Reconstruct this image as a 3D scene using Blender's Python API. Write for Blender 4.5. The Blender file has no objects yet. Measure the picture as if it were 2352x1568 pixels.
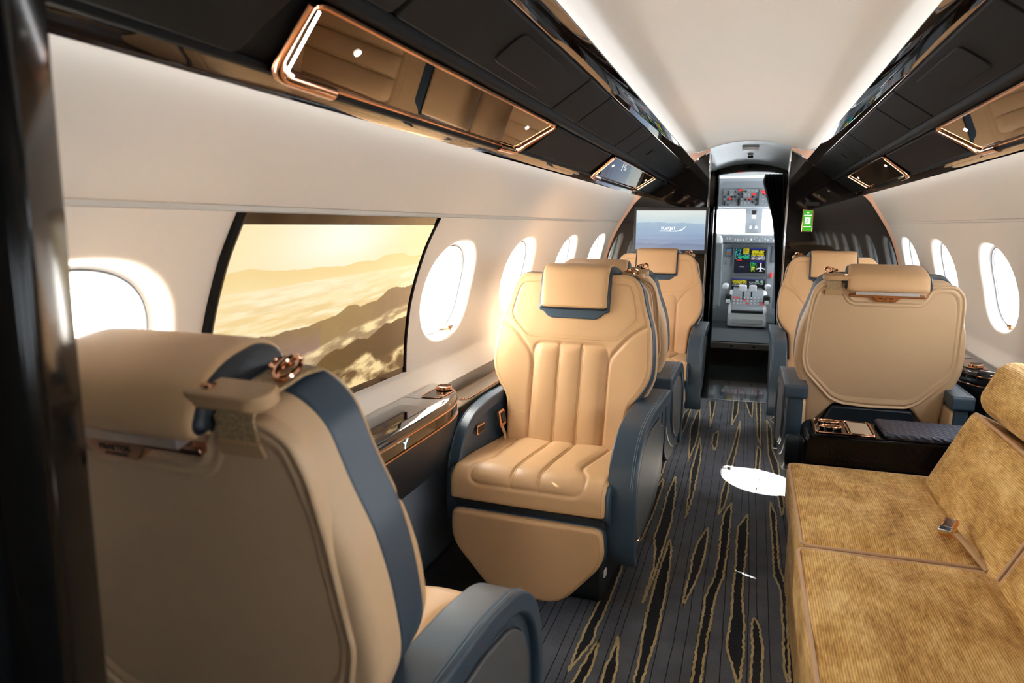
import bpy, bmesh, math, random
import numpy as np
from mathutils import Vector, Matrix
random.seed(4); rng = np.random.RandomState(4)
PI = math.pi
col = bpy.context.scene.collection
# ------------------------------------------------------------------ camera
F_PX = 1650.0
cam_d = bpy.data.cameras.new('camera'); cam = bpy.data.objects.new('camera', cam_d); col.objects.link(cam)
cam_d.sensor_width = 36; cam_d.lens = F_PX / 2352 * 36; cam_d.clip_start = 0.02; cam_d.clip_end = 300
vY = Vector((547, -264, F_PX)).normalized(); vX = Vector((5290, 306, -F_PX)); vX = (vX - vX.dot(vY) * vY).normalized()
vZ = -vY.cross(vX)
if vZ[1] > 0: vZ = -vZ
# rows: world axis in camera(right,down,forward) coords
right = Vector((vX[0], vY[0], vZ[0])); down = Vector((vX[1], vY[1], vZ[1])); fwd = Vector((vX[2], vY[2], vZ[2]))
M = Matrix.Identity(4)
for i in range(3):
    M[i][0] = right[i]; M[i][1] = -down[i]; M[i][2] = -fwd[i]
M.translation = Vector((0.03, 0, 1.28))
cam.matrix_world = M
cam_d.dof.use_dof = True; cam_d.dof.focus_distance = 2.9; cam_d.dof.aperture_fstop = 5.0
bpy.context.scene.camera = cam
# ------------------------------------------------------------------ world, sun, exposure
WORLD_S = 9.0; LED_S = 10.0; SUN_S = 70.0
w = bpy.data.worlds.new('sky'); bpy.context.scene.world = w; w.use_nodes = True
bg = w.node_tree.nodes['Background']; bg.inputs[0].default_value = (0.86, 0.93, 1.0, 1); bg.inputs[1].default_value = WORLD_S
sun_d = bpy.data.lights.new('sun', 'SUN'); sun_d.energy = SUN_S; sun_d.angle = 0.009; sun_d.color = (1, .93, .82)
sun = bpy.data.objects.new('sun', sun_d); col.objects.link(sun); sun.location = (-5, 6, 6)
sun.rotation_euler = Vector((1.14, -0.42, -0.98)).to_track_quat('-Z', 'Y').to_euler()
vs = bpy.context.scene.view_settings
vs.view_transform = 'Standard'; vs.look = 'None'; vs.exposure = 0.86; vs.gamma = 1.0; vs.use_curve_mapping = False

# ------------------------------------------------------------------ materials
def mat(name, c, rough=.5, metal=0, bump=0, bscale=300, emit=None, es=0, coat=0, ior=None, var=0, vscale=8, sheen=0, spec=None, aniso=None):
    m = bpy.data.materials.new(name); m.use_nodes = True; nt = m.node_tree; p = nt.nodes['Principled BSDF']
    p.inputs['Base Color'].default_value = (*c, 1); p.inputs['Roughness'].default_value = rough; p.inputs['Metallic'].default_value = metal
    if coat: p.inputs['Coat Weight'].default_value = coat; p.inputs['Coat Roughness'].default_value = .02
    if ior: p.inputs['IOR'].default_value = ior
    if spec is not None: p.inputs['Specular IOR Level'].default_value = spec
    if sheen: p.inputs['Sheen Weight'].default_value = sheen; p.inputs['Sheen Roughness'].default_value = .35
    if emit: p.inputs['Emission Color'].default_value = (*emit, 1); p.inputs['Emission Strength'].default_value = es
    tc = None
    if bump or var:
        tc = nt.nodes.new('ShaderNodeTexCoord')
        mp = nt.nodes.new('ShaderNodeMapping'); nt.links.new(tc.outputs['Object'], mp.inputs[0])
        if aniso: mp.inputs['Scale'].default_value = aniso
    if bump:
        n = nt.nodes.new('ShaderNodeTexNoise'); n.inputs['Scale'].default_value = bscale; n.inputs['Detail'].default_value = 3
        b = nt.nodes.new('ShaderNodeBump'); b.inputs['Strength'].default_value = bump; b.inputs['Distance'].default_value = .001
        nt.links.new(mp.outputs[0], n.inputs['Vector']); nt.links.new(n.outputs[0], b.inputs['Height']); nt.links.new(b.outputs[0], p.inputs['Normal'])
    if var:
        n = nt.nodes.new('ShaderNodeTexNoise'); n.inputs['Scale'].default_value = vscale; n.inputs['Detail'].default_value = 4
        r = nt.nodes.new('ShaderNodeValToRGB')
        r.color_ramp.elements[0].position = .3; r.color_ramp.elements[1].position = .7
        r.color_ramp.elements[0].color = (*[x * (1 - var) for x in c], 1); r.color_ramp.elements[1].color = (*[min(1, x * (1 + var)) for x in c], 1)
        nt.links.new(mp.outputs[0], n.inputs['Vector']); nt.links.new(n.outputs[0], r.inputs[0]); nt.links.new(r.outputs[0], p.inputs['Base Color'])
    return m
TAN = mat('tan_leather', (.66, .405, .205), .42, bump=.25, bscale=900, var=.03, spec=.4)
TANBACK = mat('beige_shell_leather', (.66, .445, .26), .45, bump=.25, bscale=900, spec=.4)
TANDK = mat('brown_tan_leather', (.52, .32, .155), .45, bump=.2, bscale=900)
NAVY = mat('slate_blue_leather', (.036, .062, .090), .40, bump=.2, bscale=900, spec=.5)
NAVYDK = mat('dark_slate_leather', (.016, .022, .03), .45, bump=.2, bscale=700)
TAUPE = mat('grey_side_panel_leather', (.085, .09, .095), .45, bump=.2, bscale=900)
BLACKL = mat('black_leather', (.0030, .0030, .0035), .6, bump=.35, bscale=1200, spec=.15)
BLACK = mat('black_plastic', (.006, .006, .007), .45)
GLOSS = mat('gloss_black_lacquer', (.006, .005, .005), .04, coat=.25, ior=1.5)
GLOSSBR = mat('gloss_dark_brown_lacquer', (.018, .011, .008), .03, coat=1, ior=2.3)
MIRROR = mat('smoked_mirror_glass', (.11, .088, .07), .015, metal=1)
ROSE = mat('rose_gold', (.83, .46, .29), .12, metal=1)
CHROME = mat('polished_steel', (.75, .77, .8), .12, metal=1)
WHITE = mat('cream_wall_panel', (.80, .735, .65), .45, bump=.05, bscale=500)
CEIL = mat('cream_ceiling_panel', (.80, .75, .675), .55)
COPPER = mat('matt_copper_trim', (.80, .50, .36), .35, metal=.35)
FABRIC = mat('slate_wall_fabric', (.25, .30, .37), .85, bump=.8, bscale=400, var=.12, vscale=300)
CHAR = mat('charcoal_carpet', (.02, .02, .022), .95, bump=1, bscale=500, var=.5, vscale=350)
BRONZE = mat('bronze_ledge', (.23, .175, .12), .4, metal=.3)
PLAST = mat('white_window_surround', (.85, .86, .87), .35)
LED = mat('warm_white_led', (1, 1, 1), emit=(.95, .97, 1.0), es=LED_S)
LEDC = mat('ceiling_cove_led', (1, 1, 1), emit=(.97, .97, 1.0), es=LED_S * .62)
LEDW = mat('warm_led_strip', (1, 1, 1), emit=(1, .62, .32), es=3)
SPOTL = mat('reading_spot', (1, 1, 1), emit=(1, .95, .85), es=3)
STITCH = mat('yellow_thread', (.46, .30, .075), .7)
STITCHB = mat('pale_blue_thread', (.20, .30, .38), .7)
BELT = mat('belt_webbing', (.42, .29, .14), .7, bump=1, bscale=700, var=.5, vscale=400)
SILV = mat('glitter_silver', (.55, .5, .47), .3, metal=.8, bump=1, bscale=900)
GREYP = mat('grey_panel', (.24, .26, .28), .5)
GREYDK = mat('dark_grey_panel', (.09, .10, .11), .5)
CKWHITE = mat('off_white_cockpit_trim', (.80, .80, .78), .45)
VAULT = mat('pale_grey_vault', (.62, .68, .70), .35)
CURT = mat('black_curtain', (.006, .006, .007), .9)
RED = mat('red_switch', (.7, .02, .02), .4, emit=(1, .03, .03), es=.35)
STONE = None

def stone_mat():
    m = mat('dark_stone_floor', (.02, .028, .035), .12, coat=.5)
    nt = m.node_tree; p = nt.nodes['Principled BSDF']; tc = nt.nodes.new('ShaderNodeTexCoord'); mp = nt.nodes.new('ShaderNodeMapping')
    mp.inputs['Scale'].default_value = (2, 9, 2); mp.inputs['Rotation'].default_value = (0, 0, .35)
    n = nt.nodes.new('ShaderNodeTexNoise'); n.inputs['Scale'].default_value = 3; n.inputs['Detail'].default_value = 8; n.inputs['Distortion'].default_value = 1.5
    r = nt.nodes.new('ShaderNodeValToRGB'); r.color_ramp.elements[0].position = .45; r.color_ramp.elements[1].position = .75
    r.color_ramp.elements[0].color = (.012, .018, .023, 1); r.color_ramp.elements[1].color = (.09, .11, .125, 1)
    nt.links.new(tc.outputs['Object'], mp.inputs[0]); nt.links.new(mp.outputs[0], n.inputs[0]); nt.links.new(n.outputs[0], r.inputs[0]); nt.links.new(r.outputs[0], p.inputs['Base Color'])
    return m
STONE = stone_mat()

def chenille():
    m = mat('gold_chenille', (.5, .3, .08), .8, sheen=.15); nt = m.node_tree; p = nt.nodes['Principled BSDF']
    tc = nt.nodes.new('ShaderNodeTexCoord')
    sp = nt.nodes.new('ShaderNodeMapping'); nt.links.new(tc.outputs['UV'], sp.inputs[0])
    big = nt.nodes.new('ShaderNodeTexNoise'); big.inputs['Scale'].default_value = 5; big.inputs['Detail'].default_value = 6; big.inputs['Roughness'].default_value = .7
    mb = nt.nodes.new('ShaderNodeMapping'); mb.inputs['Scale'].default_value = (1.2, 2.2, 1); nt.links.new(tc.outputs['UV'], mb.inputs[0]); nt.links.new(mb.outputs[0], big.inputs[0])
    fib = nt.nodes.new('ShaderNodeTexNoise'); fib.inputs['Scale'].default_value = 55; fib.inputs['Detail'].default_value = 3
    mf = nt.nodes.new('ShaderNodeMapping'); mf.inputs['Scale'].default_value = (.5, 2.4, 1); nt.links.new(tc.outputs['UV'], mf.inputs[0]); nt.links.new(mf.outputs[0], fib.inputs[0])
    wv = nt.nodes.new('ShaderNodeTexWave'); wv.wave_type = 'BANDS'; wv.bands_direction = 'Y'; wv.inputs['Scale'].default_value = 58
    wv.inputs['Distortion'].default_value = 1.3; wv.inputs['Detail'].default_value = 2; wv.inputs['Detail Scale'].default_value = 2
    nt.links.new(tc.outputs['UV'], wv.inputs[0])
    def mth(op, a, b):
        n = nt.nodes.new('ShaderNodeMath'); n.operation = op
        for i, x in enumerate((a, b)):
            if isinstance(x, (int, float)): n.inputs[i].default_value = x
            else: nt.links.new(x, n.inputs[i])
        return n.outputs[0]
    s = mth('ADD', mth('MULTIPLY', big.outputs[0], 1.05), mth('MULTIPLY', fib.outputs[0], .55))
    s = mth('ADD', s, mth('MULTIPLY', wv.outputs[1], .20))
    s = mth('SUBTRACT', s, .36)
    r = nt.nodes.new('ShaderNodeValToRGB'); e = r.color_ramp.elements
    e[0].position = .27; e[0].color = (.26, .115, .015, 1); e[1].position = .78; e[1].color = (.88, .60, .245, 1)
    x = e.new(.5); x.color = (.56, .30, .066, 1)
    nt.links.new(s, r.inputs[0]); nt.links.new(r.outputs[0], p.inputs['Base Color'])
    b = nt.nodes.new('ShaderNodeBump'); b.inputs['Strength'].default_value = .5; b.inputs['Distance'].default_value = .0012
    nt.links.new(wv.outputs[1], b.inputs['Height']); nt.links.new(b.outputs[0], p.inputs['Normal'])
    return m
CHEN = chenille()

def carpet_mat(name, c0, c1):
    m = mat(name, c0, .95, sheen=.3); nt = m.node_tree; p = nt.nodes['Principled BSDF']
    tc = nt.nodes.new('ShaderNodeTexCoord')
    n = nt.nodes.new('ShaderNodeTexNoise'); n.inputs['Scale'].default_value = 260; n.inputs['Detail'].default_value = 4
    n2 = nt.nodes.new('ShaderNodeTexNoise'); n2.inputs['Scale'].default_value = 9; n2.inputs['Detail'].default_value = 3
    a = nt.nodes.new('ShaderNodeMath'); a.operation = 'ADD'; nt.links.new(n.outputs[0], a.inputs[0]); nt.links.new(n2.outputs[0], a.inputs[1])
    h = nt.nodes.new('ShaderNodeMath'); h.operation = 'MULTIPLY'; h.inputs[1].default_value = .5; nt.links.new(a.outputs[0], h.inputs[0])
    r = nt.nodes.new('ShaderNodeValToRGB'); r.color_ramp.elements[0].position = .35; r.color_ramp.elements[1].position = .65
    r.color_ramp.elements[0].color = (*c0, 1); r.color_ramp.elements[1].color = (*c1, 1)
    b = nt.nodes.new('ShaderNodeBump'); b.inputs['Strength'].default_value = .8; b.inputs['Distance'].default_value = .002
    for o in (n, n2): nt.links.new(tc.outputs['Object'], o.inputs[0])
    nt.links.new(h.outputs[0], r.inputs[0]); nt.links.new(r.outputs[0], p.inputs['Base Color']); nt.links.new(n.outputs[0], b.inputs['Height']); nt.links.new(b.outputs[0], p.inputs['Normal'])
    return m
CARPET = carpet_mat('grey_carpet', (.078, .088, .112), (.155, .174, .215))
CNAVY = carpet_mat('navy_pile', (.003, .005, .012), (.008, .011, .022))
CGOLD = carpet_mat('gold_pile', (.42, .31, .13), (.80, .64, .34))
CLINE = carpet_mat('black_pile', (.004, .004, .006), (.01, .01, .013))

def glass_mat():
    m = bpy.data.materials.new('window_glass'); m.use_nodes = True; nt = m.node_tree
    for n in list(nt.nodes):
        if n.type != 'OUTPUT_MATERIAL': nt.nodes.remove(n)
    out = [n for n in nt.nodes if n.type == 'OUTPUT_MATERIAL'][0]
    t = nt.nodes.new('ShaderNodeBsdfTransparent'); g = nt.nodes.new('ShaderNodeBsdfGlossy'); g.inputs['Roughness'].default_value = .02
    mx = nt.nodes.new('ShaderNodeMixShader'); mx.inputs[0].default_value = .06
    nt.links.new(t.outputs[0], mx.inputs[1]); nt.links.new(g.outputs[0], mx.inputs[2]); nt.links.new(mx.outputs[0], out.inputs[0])
    return m
GLASS = glass_mat()
def diffuser_mat():
    m = bpy.data.materials.new('translucent_sun_diffuser'); m.use_nodes = True; nt = m.node_tree
    for n in list(nt.nodes):
        if n.type != 'OUTPUT_MATERIAL': nt.nodes.remove(n)
    out = [n for n in nt.nodes if n.type == 'OUTPUT_MATERIAL'][0]
    t = nt.nodes.new('ShaderNodeBsdfTranslucent'); t.inputs[0].default_value = (.9, .9, .88, 1); g = nt.nodes.new('ShaderNodeBsdfDiffuse'); g.inputs[0].default_value = (.9, .9, .88, 1)
    mx = nt.nodes.new('ShaderNodeMixShader'); mx.inputs[0].default_value = .35
    nt.links.new(t.outputs[0], mx.inputs[1]); nt.links.new(g.outputs[0], mx.inputs[2]); nt.links.new(mx.outputs[0], out.inputs[0])
    return m
DIFFUSER = diffuser_mat()
def screen_mat(name, strength=1.0):
    m = bpy.data.materials.new(name); m.use_nodes = True; nt = m.node_tree; p = nt.nodes['Principled BSDF']
    at = nt.nodes.new('ShaderNodeVertexColor'); at.layer_name = 'picture'
    p.inputs['Base Color'].default_value = (.01, .01, .01, 1); p.inputs['Roughness'].default_value = .15
    nt.links.new(at.outputs[0], p.inputs['Emission Color']); p.inputs['Emission Strength'].default_value = strength
    return m
SCREEN = screen_mat('lit_screen', .56)

# ------------------------------------------------------------------ mesh helpers
def tag(o, label=None, cat=None, group=None, kind=None):
    if label: o['label'] = label
    if cat: o['category'] = cat
    if group: o['group'] = group
    if kind: o['kind'] = kind
    return o
def link(name, me, m=None, parent=None, smooth=True, ang=40):
    if isinstance(m, (list, tuple)):
        for q in m: me.materials.append(q)
    elif m: me.materials.append(m)
    o = bpy.data.objects.new(name, me); col.objects.link(o)
    if parent: o.parent = parent
    if smooth:
        me.polygons.foreach_set('use_smooth', [True] * len(me.polygons)); me.set_sharp_from_angle(angle=math.radians(ang))
    return o
def mesh(name, v, f, m=None, parent=None, smooth=True, ang=40, fm=None, fix=True):
    me = bpy.data.meshes.new(name); me.from_pydata([tuple(map(float, p)) for p in v], [], f)
    if fm: me.polygons.foreach_set('material_index', fm)
    if fix:
        b = bmesh.new(); b.from_mesh(me); bmesh.ops.recalc_face_normals(b, faces=b.faces); b.to_mesh(me); b.free()
    me.update()
    return link(name, me, m, parent, smooth, ang)
def empty(name, loc=(0, 0, 0), rz=0):
    o = bpy.data.objects.new(name, None); col.objects.link(o); o.location = loc; o.rotation_euler = (0, 0, rz); o.empty_display_size = .1
    return o
def bev(o, w=.004, seg=3, ang=35):
    b = o.modifiers.new('bevel', 'BEVEL'); b.width = w; b.segments = seg; b.limit_method = 'ANGLE'; b.angle_limit = math.radians(ang); b.harden_normals = False
    return o
def box(name, lo, hi, m, parent=None, bw=.003, seg=3, rot=None):
    x0, y0, z0 = lo; x1, y1, z1 = hi
    v = [(x0, y0, z0), (x1, y0, z0), (x1, y1, z0), (x0, y1, z0), (x0, y0, z1), (x1, y0, z1), (x1, y1, z1), (x0, y1, z1)]
    f = [(0, 3, 2, 1), (4, 5, 6, 7), (0, 1, 5, 4), (1, 2, 6, 5), (2, 3, 7, 6), (3, 0, 4, 7)]
    if rot is not None: v = [tuple(rot @ Vector(p)) for p in v]
    o = mesh(name, v, f, m, parent)
    if bw: bev(o, bw, seg)
    return o
class MB:                       # collects geometry into one mesh
    def __init__(s): s.v = []; s.f = []; s.m = []
    def add(s, v, f, mi=0):
        n = len(s.v); s.v += [tuple(p) for p in v]; s.f += [tuple(i + n for i in q) for q in f]; s.m += [mi] * len(f)
    def box(s, lo, hi, mi=0):
        x0, y0, z0 = lo; x1, y1, z1 = hi
        s.add([(x0, y0, z0), (x1, y0, z0), (x1, y1, z0), (x0, y1, z0), (x0, y0, z1), (x1, y0, z1), (x1, y1, z1), (x0, y1, z1)],
              [(0, 3, 2, 1), (4, 5, 6, 7), (0, 1, 5, 4), (1, 2, 6, 5), (2, 3, 7, 6), (3, 0, 4, 7)], mi)
    def tube(s, pts, r, n=8, closed=False, mi=0, caps=True, flat=1.0):
        P = [Vector(p) for p in pts]; N = len(P); V = []; F = []
        up = Vector((0, 0, 1)); prev = None
        for i in range(N):
            a = P[i - 1] if (i > 0 or closed) else P[i]; b = P[(i + 1) % N] if (i < N - 1 or closed) else P[i]
            t = (b - a).normalized() if (b - a).length > 1e-9 else Vector((1, 0, 0))
            if prev is None:
                u = up if abs(t.z) < .9 else Vector((1, 0, 0)); nx = t.cross(u).normalized()
            else: nx = (prev - t * prev.dot(t)).normalized()
            prev = nx; ny = t.cross(nx)
            rr = r(i / (N - 1)) if callable(r) else r
            for k in range(n):
                a_ = 2 * PI * k / n; V.append(P[i] + nx * rr * math.cos(a_) + ny * rr * flat * math.sin(a_))
        for i in range(N if closed else N - 1):
            j = (i + 1) % N
            for k in range(n): F.append((i * n + k, i * n + (k + 1) % n, j * n + (k + 1) % n, j * n + k))
        if caps and not closed: F.append(tuple(range(n))); F.append(tuple(range((N - 1) * n, N * n)))
        s.add(V, F, mi)
    def strip(s, pts, wv, mi=0):      # flat ribbon: pts centre line, wv half width vector(s)
        V = []; F = []
        for i, p in enumerate(pts):
            q = wv[i] if isinstance(wv, list) else wv
            V.append(Vector(p) - Vector(q)); V.append(Vector(p) + Vector(q))
        for i in range(len(pts) - 1): F.append((2 * i, 2 * i + 1, 2 * i + 3, 2 * i + 2))
        s.add(V, F, mi)
    def build(s, name, m, parent=None, smooth=True, ang=40, fix=True):
        return mesh(name, s.v, s.f, m, parent, smooth, ang, s.m, fix)
def tube(name, pts, r, m, parent=None, n=8, closed=False, flat=1.0):
    b = MB(); b.tube(pts, r, n, closed, flat=flat); return b.build(name, m, parent)
def rnd(pts, r, n=5, closed=True):        # round the corners of a polyline
    P = [Vector(p) for p in pts]; N = len(P); R = r if isinstance(r, (list, tuple)) else [r] * N; out = []
    for i in range(N):
        if not closed and i in (0, N - 1): out.append(P[i]); continue
        a = P[i - 1]; b = P[i]; c = P[(i + 1) % N]
        d = min(R[i], (a - b).length * .49, (c - b).length * .49)
        if d < 1e-6: out.append(b); continue
        p0 = b + (a - b).normalized() * d; p1 = b + (c - b).normalized() * d
        for k in range(n + 1):
            t = k / n; out.append(p0 * (1 - t) ** 2 + b * 2 * t * (1 - t) + p1 * t * t)
    return out
def prism(name, pts2, place, w0, w1, m, parent=None, bw=.004, seg=3, smooth=True, ang=40):
    """closed outline pts2 (u,v) extruded from w0 to w1; place(u,v,w)->xyz"""
    n = len(pts2); v = [place(p[0], p[1], w0) for p in pts2] + [place(p[0], p[1], w1) for p in pts2]
    f = [tuple(range(n)), tuple(range(2 * n - 1, n - 1, -1))] + [(i, (i + 1) % n, n + (i + 1) % n, n + i) for i in range(n)]
    o = mesh(name, v, f, m, parent, smooth, ang)
    if bw: bev(o, bw, seg, 50)
    return o
def sdf(poly, U, V):                       # signed distance (inside +) numpy
    P = np.array([(p[0], p[1]) for p in poly]); d = np.full(U.shape, 1e9); ins = np.zeros(U.shape, bool)
    for i in range(len(P)):
        a = P[i]; b = P[(i + 1) % len(P)]; e = b - a; L = (e ** 2).sum()
        if L < 1e-14: continue
        t = np.clip(((U - a[0]) * e[0] + (V - a[1]) * e[1]) / L, 0, 1)
        d = np.minimum(d, (U - a[0] - t * e[0]) ** 2 + (V - a[1] - t * e[1]) ** 2)
        c = ((a[1] > V) != (b[1] > V)); xx = a[0] + (V - a[1]) / (e[1] if abs(e[1]) > 1e-12 else 1e-12) * e[0]
        ins ^= c & (U < xx)
    d = np.sqrt(d); return np.where(ins, d, -d)
def pdist(line, U, V):
    P = np.array([(p[0], p[1]) for p in line]); d = np.full(U.shape, 1e9)
    for i in range(len(P) - 1):
        a = P[i]; b = P[i + 1]; e = b - a; L = max((e ** 2).sum(), 1e-14)
        t = np.clip(((U - a[0]) * e[0] + (V - a[1]) * e[1]) / L, 0, 1)
        d = np.minimum(d, (U - a[0] - t * e[0]) ** 2 + (V - a[1] - t * e[1]) ** 2)
    return np.sqrt(d)
def heightfield(name, poly, place, h, base, m, parent=None, nu=70, nv=80, er=.018, ang=50):
    """front surface over the outline poly; h(U,V)->height; rounded edge er; back flat at base"""
    P = np.array([(p[0], p[1]) for p in poly]); v0, v1 = P[:, 1].min(), P[:, 1].max()
    s = np.linspace(0, 1, nv); s = .5 - .5 * np.cos(PI * (s * .92 + .04)); s = (s - s[0]) / (s[-1] - s[0]); vs_ = v0 + 1e-4 + (v1 - v0 - 2e-4) * s
    t = np.linspace(0, 1, nu); t = .6 * t + .4 * (.5 - .5 * np.cos(PI * t))
    U = np.zeros((nv, nu)); V = np.zeros((nv, nu))
    for i, v in enumerate(vs_):
        xs = []
        for k in range(len(P)):
            a = P[k]; b = P[(k + 1) % len(P)]
            if (a[1] > v) != (b[1] > v): xs.append(a[0] + (v - a[1]) / (b[1] - a[1]) * (b[0] - a[0]))
        xl, xr = min(xs), max(xs); U[i] = xl + (xr - xl) * t; V[i] = v
    e = np.maximum(sdf(poly, U, V), 0); q = 1 - np.minimum(e / er, 1)
    H = h(U, V) - er * (1 - np.sqrt(np.maximum(1 - q * q, 0)))
    verts = [place(U[i, j], V[i, j], H[i, j]) for i in range(nv) for j in range(nu)]
    faces = [(i * nu + j, i * nu + j + 1, (i + 1) * nu + j + 1, (i + 1) * nu + j) for i in range(nv - 1) for j in range(nu - 1)]
    bd = [j for j in range(nu)] + [i * nu + nu - 1 for i in range(1, nv)] + [(nv - 1) * nu + j for j in range(nu - 2, -1, -1)] + [i * nu for i in range(nv - 2, 0, -1)]
    n0 = len(verts)
    for b in bd: i, j = divmod(b, nu); verts.append(place(U[i, j], V[i, j], base))
    L = len(bd)
    faces += [(bd[k], n0 + k, n0 + (k + 1) % L, bd[(k + 1) % L]) for k in range(L)]
    faces.append(tuple(n0 + k for k in range(L)))
    return mesh(name, verts, faces, m, parent, True, ang)
def dashes(mb, pts, step=.0065, ln=.0045, r=.0009, up=None):
    P = [Vector(p) for p in pts]; d = 0; nxt = 0
    for i in range(len(P) - 1):
        L = (P[i + 1] - P[i]).length
        if L < 1e-9: continue
        t = (P[i + 1] - P[i]) / L
        while nxt <= d + L:
            a = P[i] + t * (nxt - d); b = a + t * ln; s = t.cross(up or Vector((0, 0, 1))); s = s.normalized() * r if s.length > .01 else Vector((r, 0, 0))
            w_ = t.cross(s).normalized() * r
            mb.add([a - s, a + w_, a + s, a - w_, b - s, b + w_, b + s, b - w_], [(0, 1, 5, 4), (1, 2, 6, 5), (2, 3, 7, 6), (3, 0, 4, 7), (0, 3, 2, 1), (4, 5, 6, 7)])
            nxt += step
        d += L
def text(name, s, size, mtx, m, parent=None, depth=.0006, align='CENTER', sx=1.0):
    c = bpy.data.curves.new(name, 'FONT'); c.body = s; c.size = size; c.align_x = align; c.align_y = 'CENTER'; c.extrude = depth; c.resolution_u = 3
    t = bpy.data.objects.new('tmp', c); col.objects.link(t)
    dg = bpy.context.evaluated_depsgraph_get(); me = bpy.data.meshes.new_from_object(t.evaluated_get(dg))
    bpy.data.objects.remove(t); bpy.data.curves.remove(c)
    for v in me.vertices: v.co.x *= sx
    me.transform(mtx); me.materials.clear(); return link(name, me, m, parent, False)
def frame_m(origin, ux, uy):                # text plane matrix
    ux = Vector(ux).normalized(); uy = Vector(uy).normalized(); uz = ux.cross(uy)
    M = Matrix.Identity(4)
    for i in range(3): M[i][0] = ux[i]; M[i][1] = uy[i]; M[i][2] = uz[i]
    M.translation = Vector(origin); return M
# numpy noise
def vnoise(u, v, seed=0):
    r = np.random.RandomState(seed); G = r.rand(64, 64); x = u % 63; y = v % 63
    i = np.floor(x).astype(int); j = np.floor(y).astype(int); fx = x - i; fy = y - j; fx = fx * fx * (3 - 2 * fx); fy = fy * fy * (3 - 2 * fy)
    return (G[i, j] * (1 - fx) + G[i + 1, j] * fx) * (1 - fy) + (G[i, j + 1] * (1 - fx) + G[i + 1, j + 1] * fx) * fy
def fbm(u, v, o=5, seed=0):
    s = 0; a = .5
    for k in range(o): s = s + a * vnoise(u * 2 ** k + 7 * k, v * 2 ** k + 3 * k, seed + k); a *= .5
    return s
def s2l(c): c = np.asarray(c, float) / 255; return np.where(c <= .04045, c / 12.92, ((c + .055) / 1.055) ** 2.4)
def screen(name, place, img, nu, nv, parent, m=SCREEN):
    u = np.linspace(0, 1, nu); v = np.linspace(0, 1, nv); U, V = np.meshgrid(u, v); C = s2l(np.clip(img(U, V), 0, 255))
    verts = [place(U[i, j], V[i, j]) for i in range(nv) for j in range(nu)]
    faces = [(i * nu + j, i * nu + j + 1, (i + 1) * nu + j + 1, (i + 1) * nu + j) for i in range(nv - 1) for j in range(nu - 1)]
    me = bpy.data.meshes.new(name); me.from_pydata(verts, [], faces)
    a = me.color_attributes.new('picture', 'FLOAT_COLOR', 'POINT'); A = np.ones((nu * nv, 4)); A[:, :3] = C.reshape(-1, 3); a.data.foreach_set('color', A.ravel().astype(np.float32))
    return link(name, me, m, parent, False)
def mixc(a, b, t): t = t[..., None]; return np.asarray(a, float) * (1 - t) + np.asarray(b, float) * t
def sstep(a, b, x): t = np.clip((x - a) / (b - a), 0, 1); return t * t * (3 - 2 * t)

# ------------------------------------------------------------------ cabin section
DB = 5.46                                   # forward bulkhead plane
WZ = [0, .3, .62, .70, .775, .80, .90, 1.02, 1.11, 1.207, 1.30, 1.364, 1.43, 1.487, 1.54, 1.60, 1.64]
WX = [1.055, 1.055, 1.05, 1.0, 1.038, 1.042, 1.038, 1.022, .997, .961, .911, .869, .825, .792, .772, .757, .750]
def wallx(z): return float(np.interp(z, WZ, WX))
_zz = np.linspace(.8, 1.64, 200); _xx = np.interp(_zz, WZ, WX)
for _ in range(60): _xx[1:-1] = (_xx[:-2] + _xx[1:-1] * 2 + _xx[2:]) / 4
def wallx(z):
    if z >= .8: return float(np.interp(z, _zz, _xx))
    return float(np.interp(z, WZ, WX))
A_, B_ = Vector((.73, 1.491)), Vector((.374, 1.732)); OD = B_ - A_; ON = Vector((-.5606, -.8281))
def ov(s, y, t, off=0): p = A_ + OD * t + ON * (off - .012 * (1 - (2 * t - 1) ** 2) * 0); return Vector((s * p.x, y, p.y))

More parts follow.
